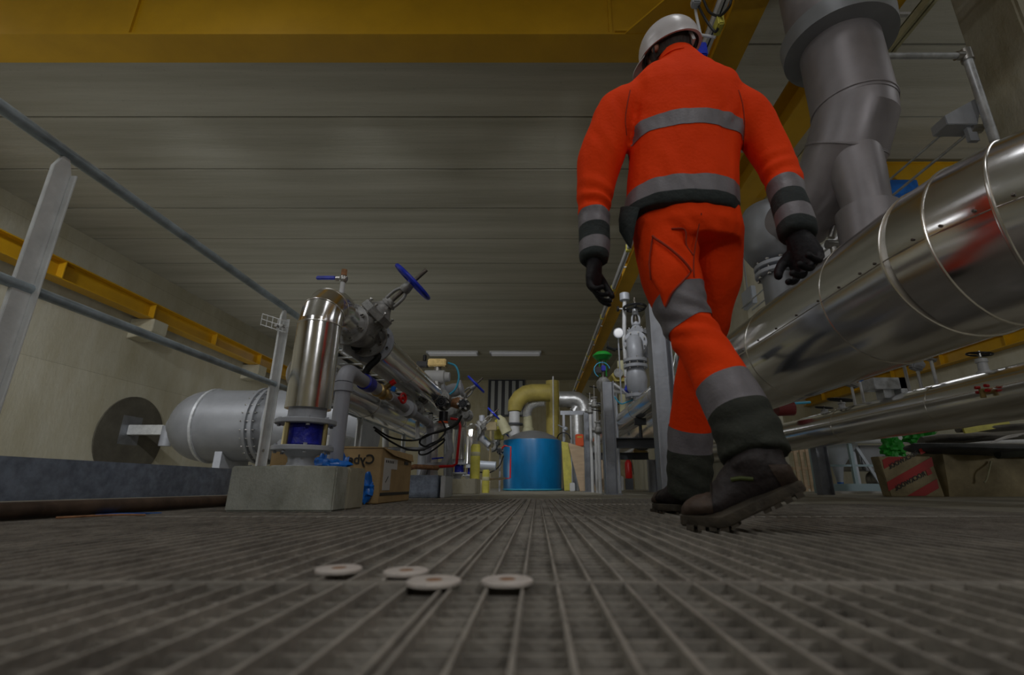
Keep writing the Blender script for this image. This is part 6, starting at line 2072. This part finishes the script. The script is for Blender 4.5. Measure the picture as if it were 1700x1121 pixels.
# ---------------- boots
def boot(heel, toe, roll_h, name, shaft_top, lift, tread_dir=1):
    """heel, toe: ground plan points (z ignored); roll_h: heel height; built in foot coordinates then bent at the ball"""
    heel, toe = Vector(heel), Vector(toe)
    f = (toe - heel)
    f.z = 0
    L = f.length
    f.normalize()
    sd_ = Vector((f.y, -f.x, 0))
    th = math.asin(min(0.9, roll_h / (0.66 * L)))
    ball = heel + f * L * 0.66

    def X(s, w, z):
        """s along foot 0..1, w sideways, z up"""
        if s <= 0.66:
            q = (0.66 - s) * L
            k = min(1, max(0, (0.72 - s) / 0.12))
            a = th
            return ball - f * q * math.cos(a) + Vector((0, 0, 1)) * (q * math.sin(a) + z * math.cos(a)) + f * z * math.sin(a) + sd_ * w
        return heel + f * L * s + sd_ * w + Vector((0, 0, z))
    root = D_.objects.new(name, None)
    COL.objects.link(root)
    root.parent = man
    W = lambda s: 0.034 + 0.016 * math.sin(PI * min(1, max(0, (s - 0.25) / 0.85))) + (0.004 if s < 0.3 else 0)

    def outline(n=40, grow=0.0, z=0.0):
        pts_ = []
        for i in range(n):
            a = 2 * PI * i / n
            s = 0.5 - 0.5 * math.cos(a)
            e = math.sin(a)
            ww = (W(s) + grow) * (1 if e >= 0 else -1) * min(1, abs(e) ** 0.55)
            pts_.append(X(s * 1.0 + (grow / L) * (1 if s > 0.5 else -1) * abs(math.cos(a)), ww, z))
        return pts_
    so = MB().loft([outline(48, 0.002, 0.007), outline(48, 0.006, 0.011), outline(48, 0.006, 0.030), outline(48, 0.000, 0.033)])
    sole = so.build('sole', 'boot_sole', root, off=O, sharp=45)
    # tread lugs
    lugs = [MB(), MB()]
    for i in range(11):
        s = 0.05 + i * 0.088
        if 0.36 < s < 0.50:
            continue
        for sg in (-1, 1):
            w_ = W(s) * 0.55
            c = X(s, sg * w_, 0.005)
            g = X(s + 0.03, sg * w_, 0.005) - c
            g.normalize()
            up = g.cross(sd_) * -1
            Mx = Matrix((g, sd_, up)).transposed()
            lugs[0 if s < 0.45 else 1].cbox(c, (0.017, W(s) * 0.85, 0.012), Mx)
    lugs[0].build('heel_tread', 'boot_sole', root, off=O)
    lugs[1].build('front_tread', 'boot_sole', root, off=O)
    up_ = MB()
    rs = []
    for (s, w_, z0, z1) in ((0.0, 0.026, 0.026, 0.110), (0.06, 0.042, 0.025, 0.150), (0.20, 0.048, 0.026, 0.160), (0.40, 0.046, 0.026, 0.138), (0.60, 0.050, 0.026, 0.104), (0.75, 0.053, 0.026, 0.086), (0.88, 0.047, 0.026, 0.078), (0.96, 0.034, 0.027, 0.064), (1.0, 0.018, 0.030, 0.050)):
        ring = []
        for j in range(20):
            a = 2 * PI * j / 20
            zz = (z0 + z1) / 2 + (z1 - z0) / 2 * math.sin(a)
            ring.append(X(s, w_ * math.cos(a) * (1 if math.sin(a) < 0.2 else 0.92), zz))
        rs.append(ring)
    up_.loft(rs)
    an = X(0.24, 0, 0.10)
    top = Vector(shaft_top)
    up_.tube([X(0.22, 0, 0.07), an, an.lerp(top, 0.5), top], [0.050, 0.060, 0.064, 0.066], 24)
    me = remesh(up_, 0.005, 6, 0.5, O)
    wrinkle(me, 0.0025, 26, 1, fold=[(X(0.60, 0, 0.08) - O, f, 0.02, 0.06, 0.002)])
    link('upper', me, 'boot_leather', root, 180)
    # toe cap patch
    pl, nn_ = X(0.74, 0, 0.05) - O, f
    tm_ = slice_mesh(me, [(pl, nn_)], 0.0018)
    link('toe_cap', tm_, 'boot_toe', root, 180)
    hp = slice_mesh(me, [(X(0.13, 0, 0.05) - O, -((X(0.66, 0, 0) - X(0, 0, 0)).normalized())), (X(0.1, 0, 0.085) - O, Vector((0, 0, -1)))], 0.0018)
    link('heel_counter', hp, 'boot_toe', root, 180)
    for sg in (-1, 1):
        q = [X(0.28, sg * 0.046, 0.075), X(0.36, sg * 0.046, 0.088), X(0.43, sg * 0.045, 0.094)]
        MB().tube(q, 0.005, 8).build('side_trim', 'boot_trim', root, off=O)
    return root


gA = P(1345, 840, 1.10)
boot((0.632, 1.150, 0), (0.362, 1.275, 0), 0.082, 'boot', P(1258, 752, 1.22), 0)
boot((0.590, 1.850, 0), (0.500, 2.125, 0), 0.0, 'boot', P(1145, 790, 1.875), 0)
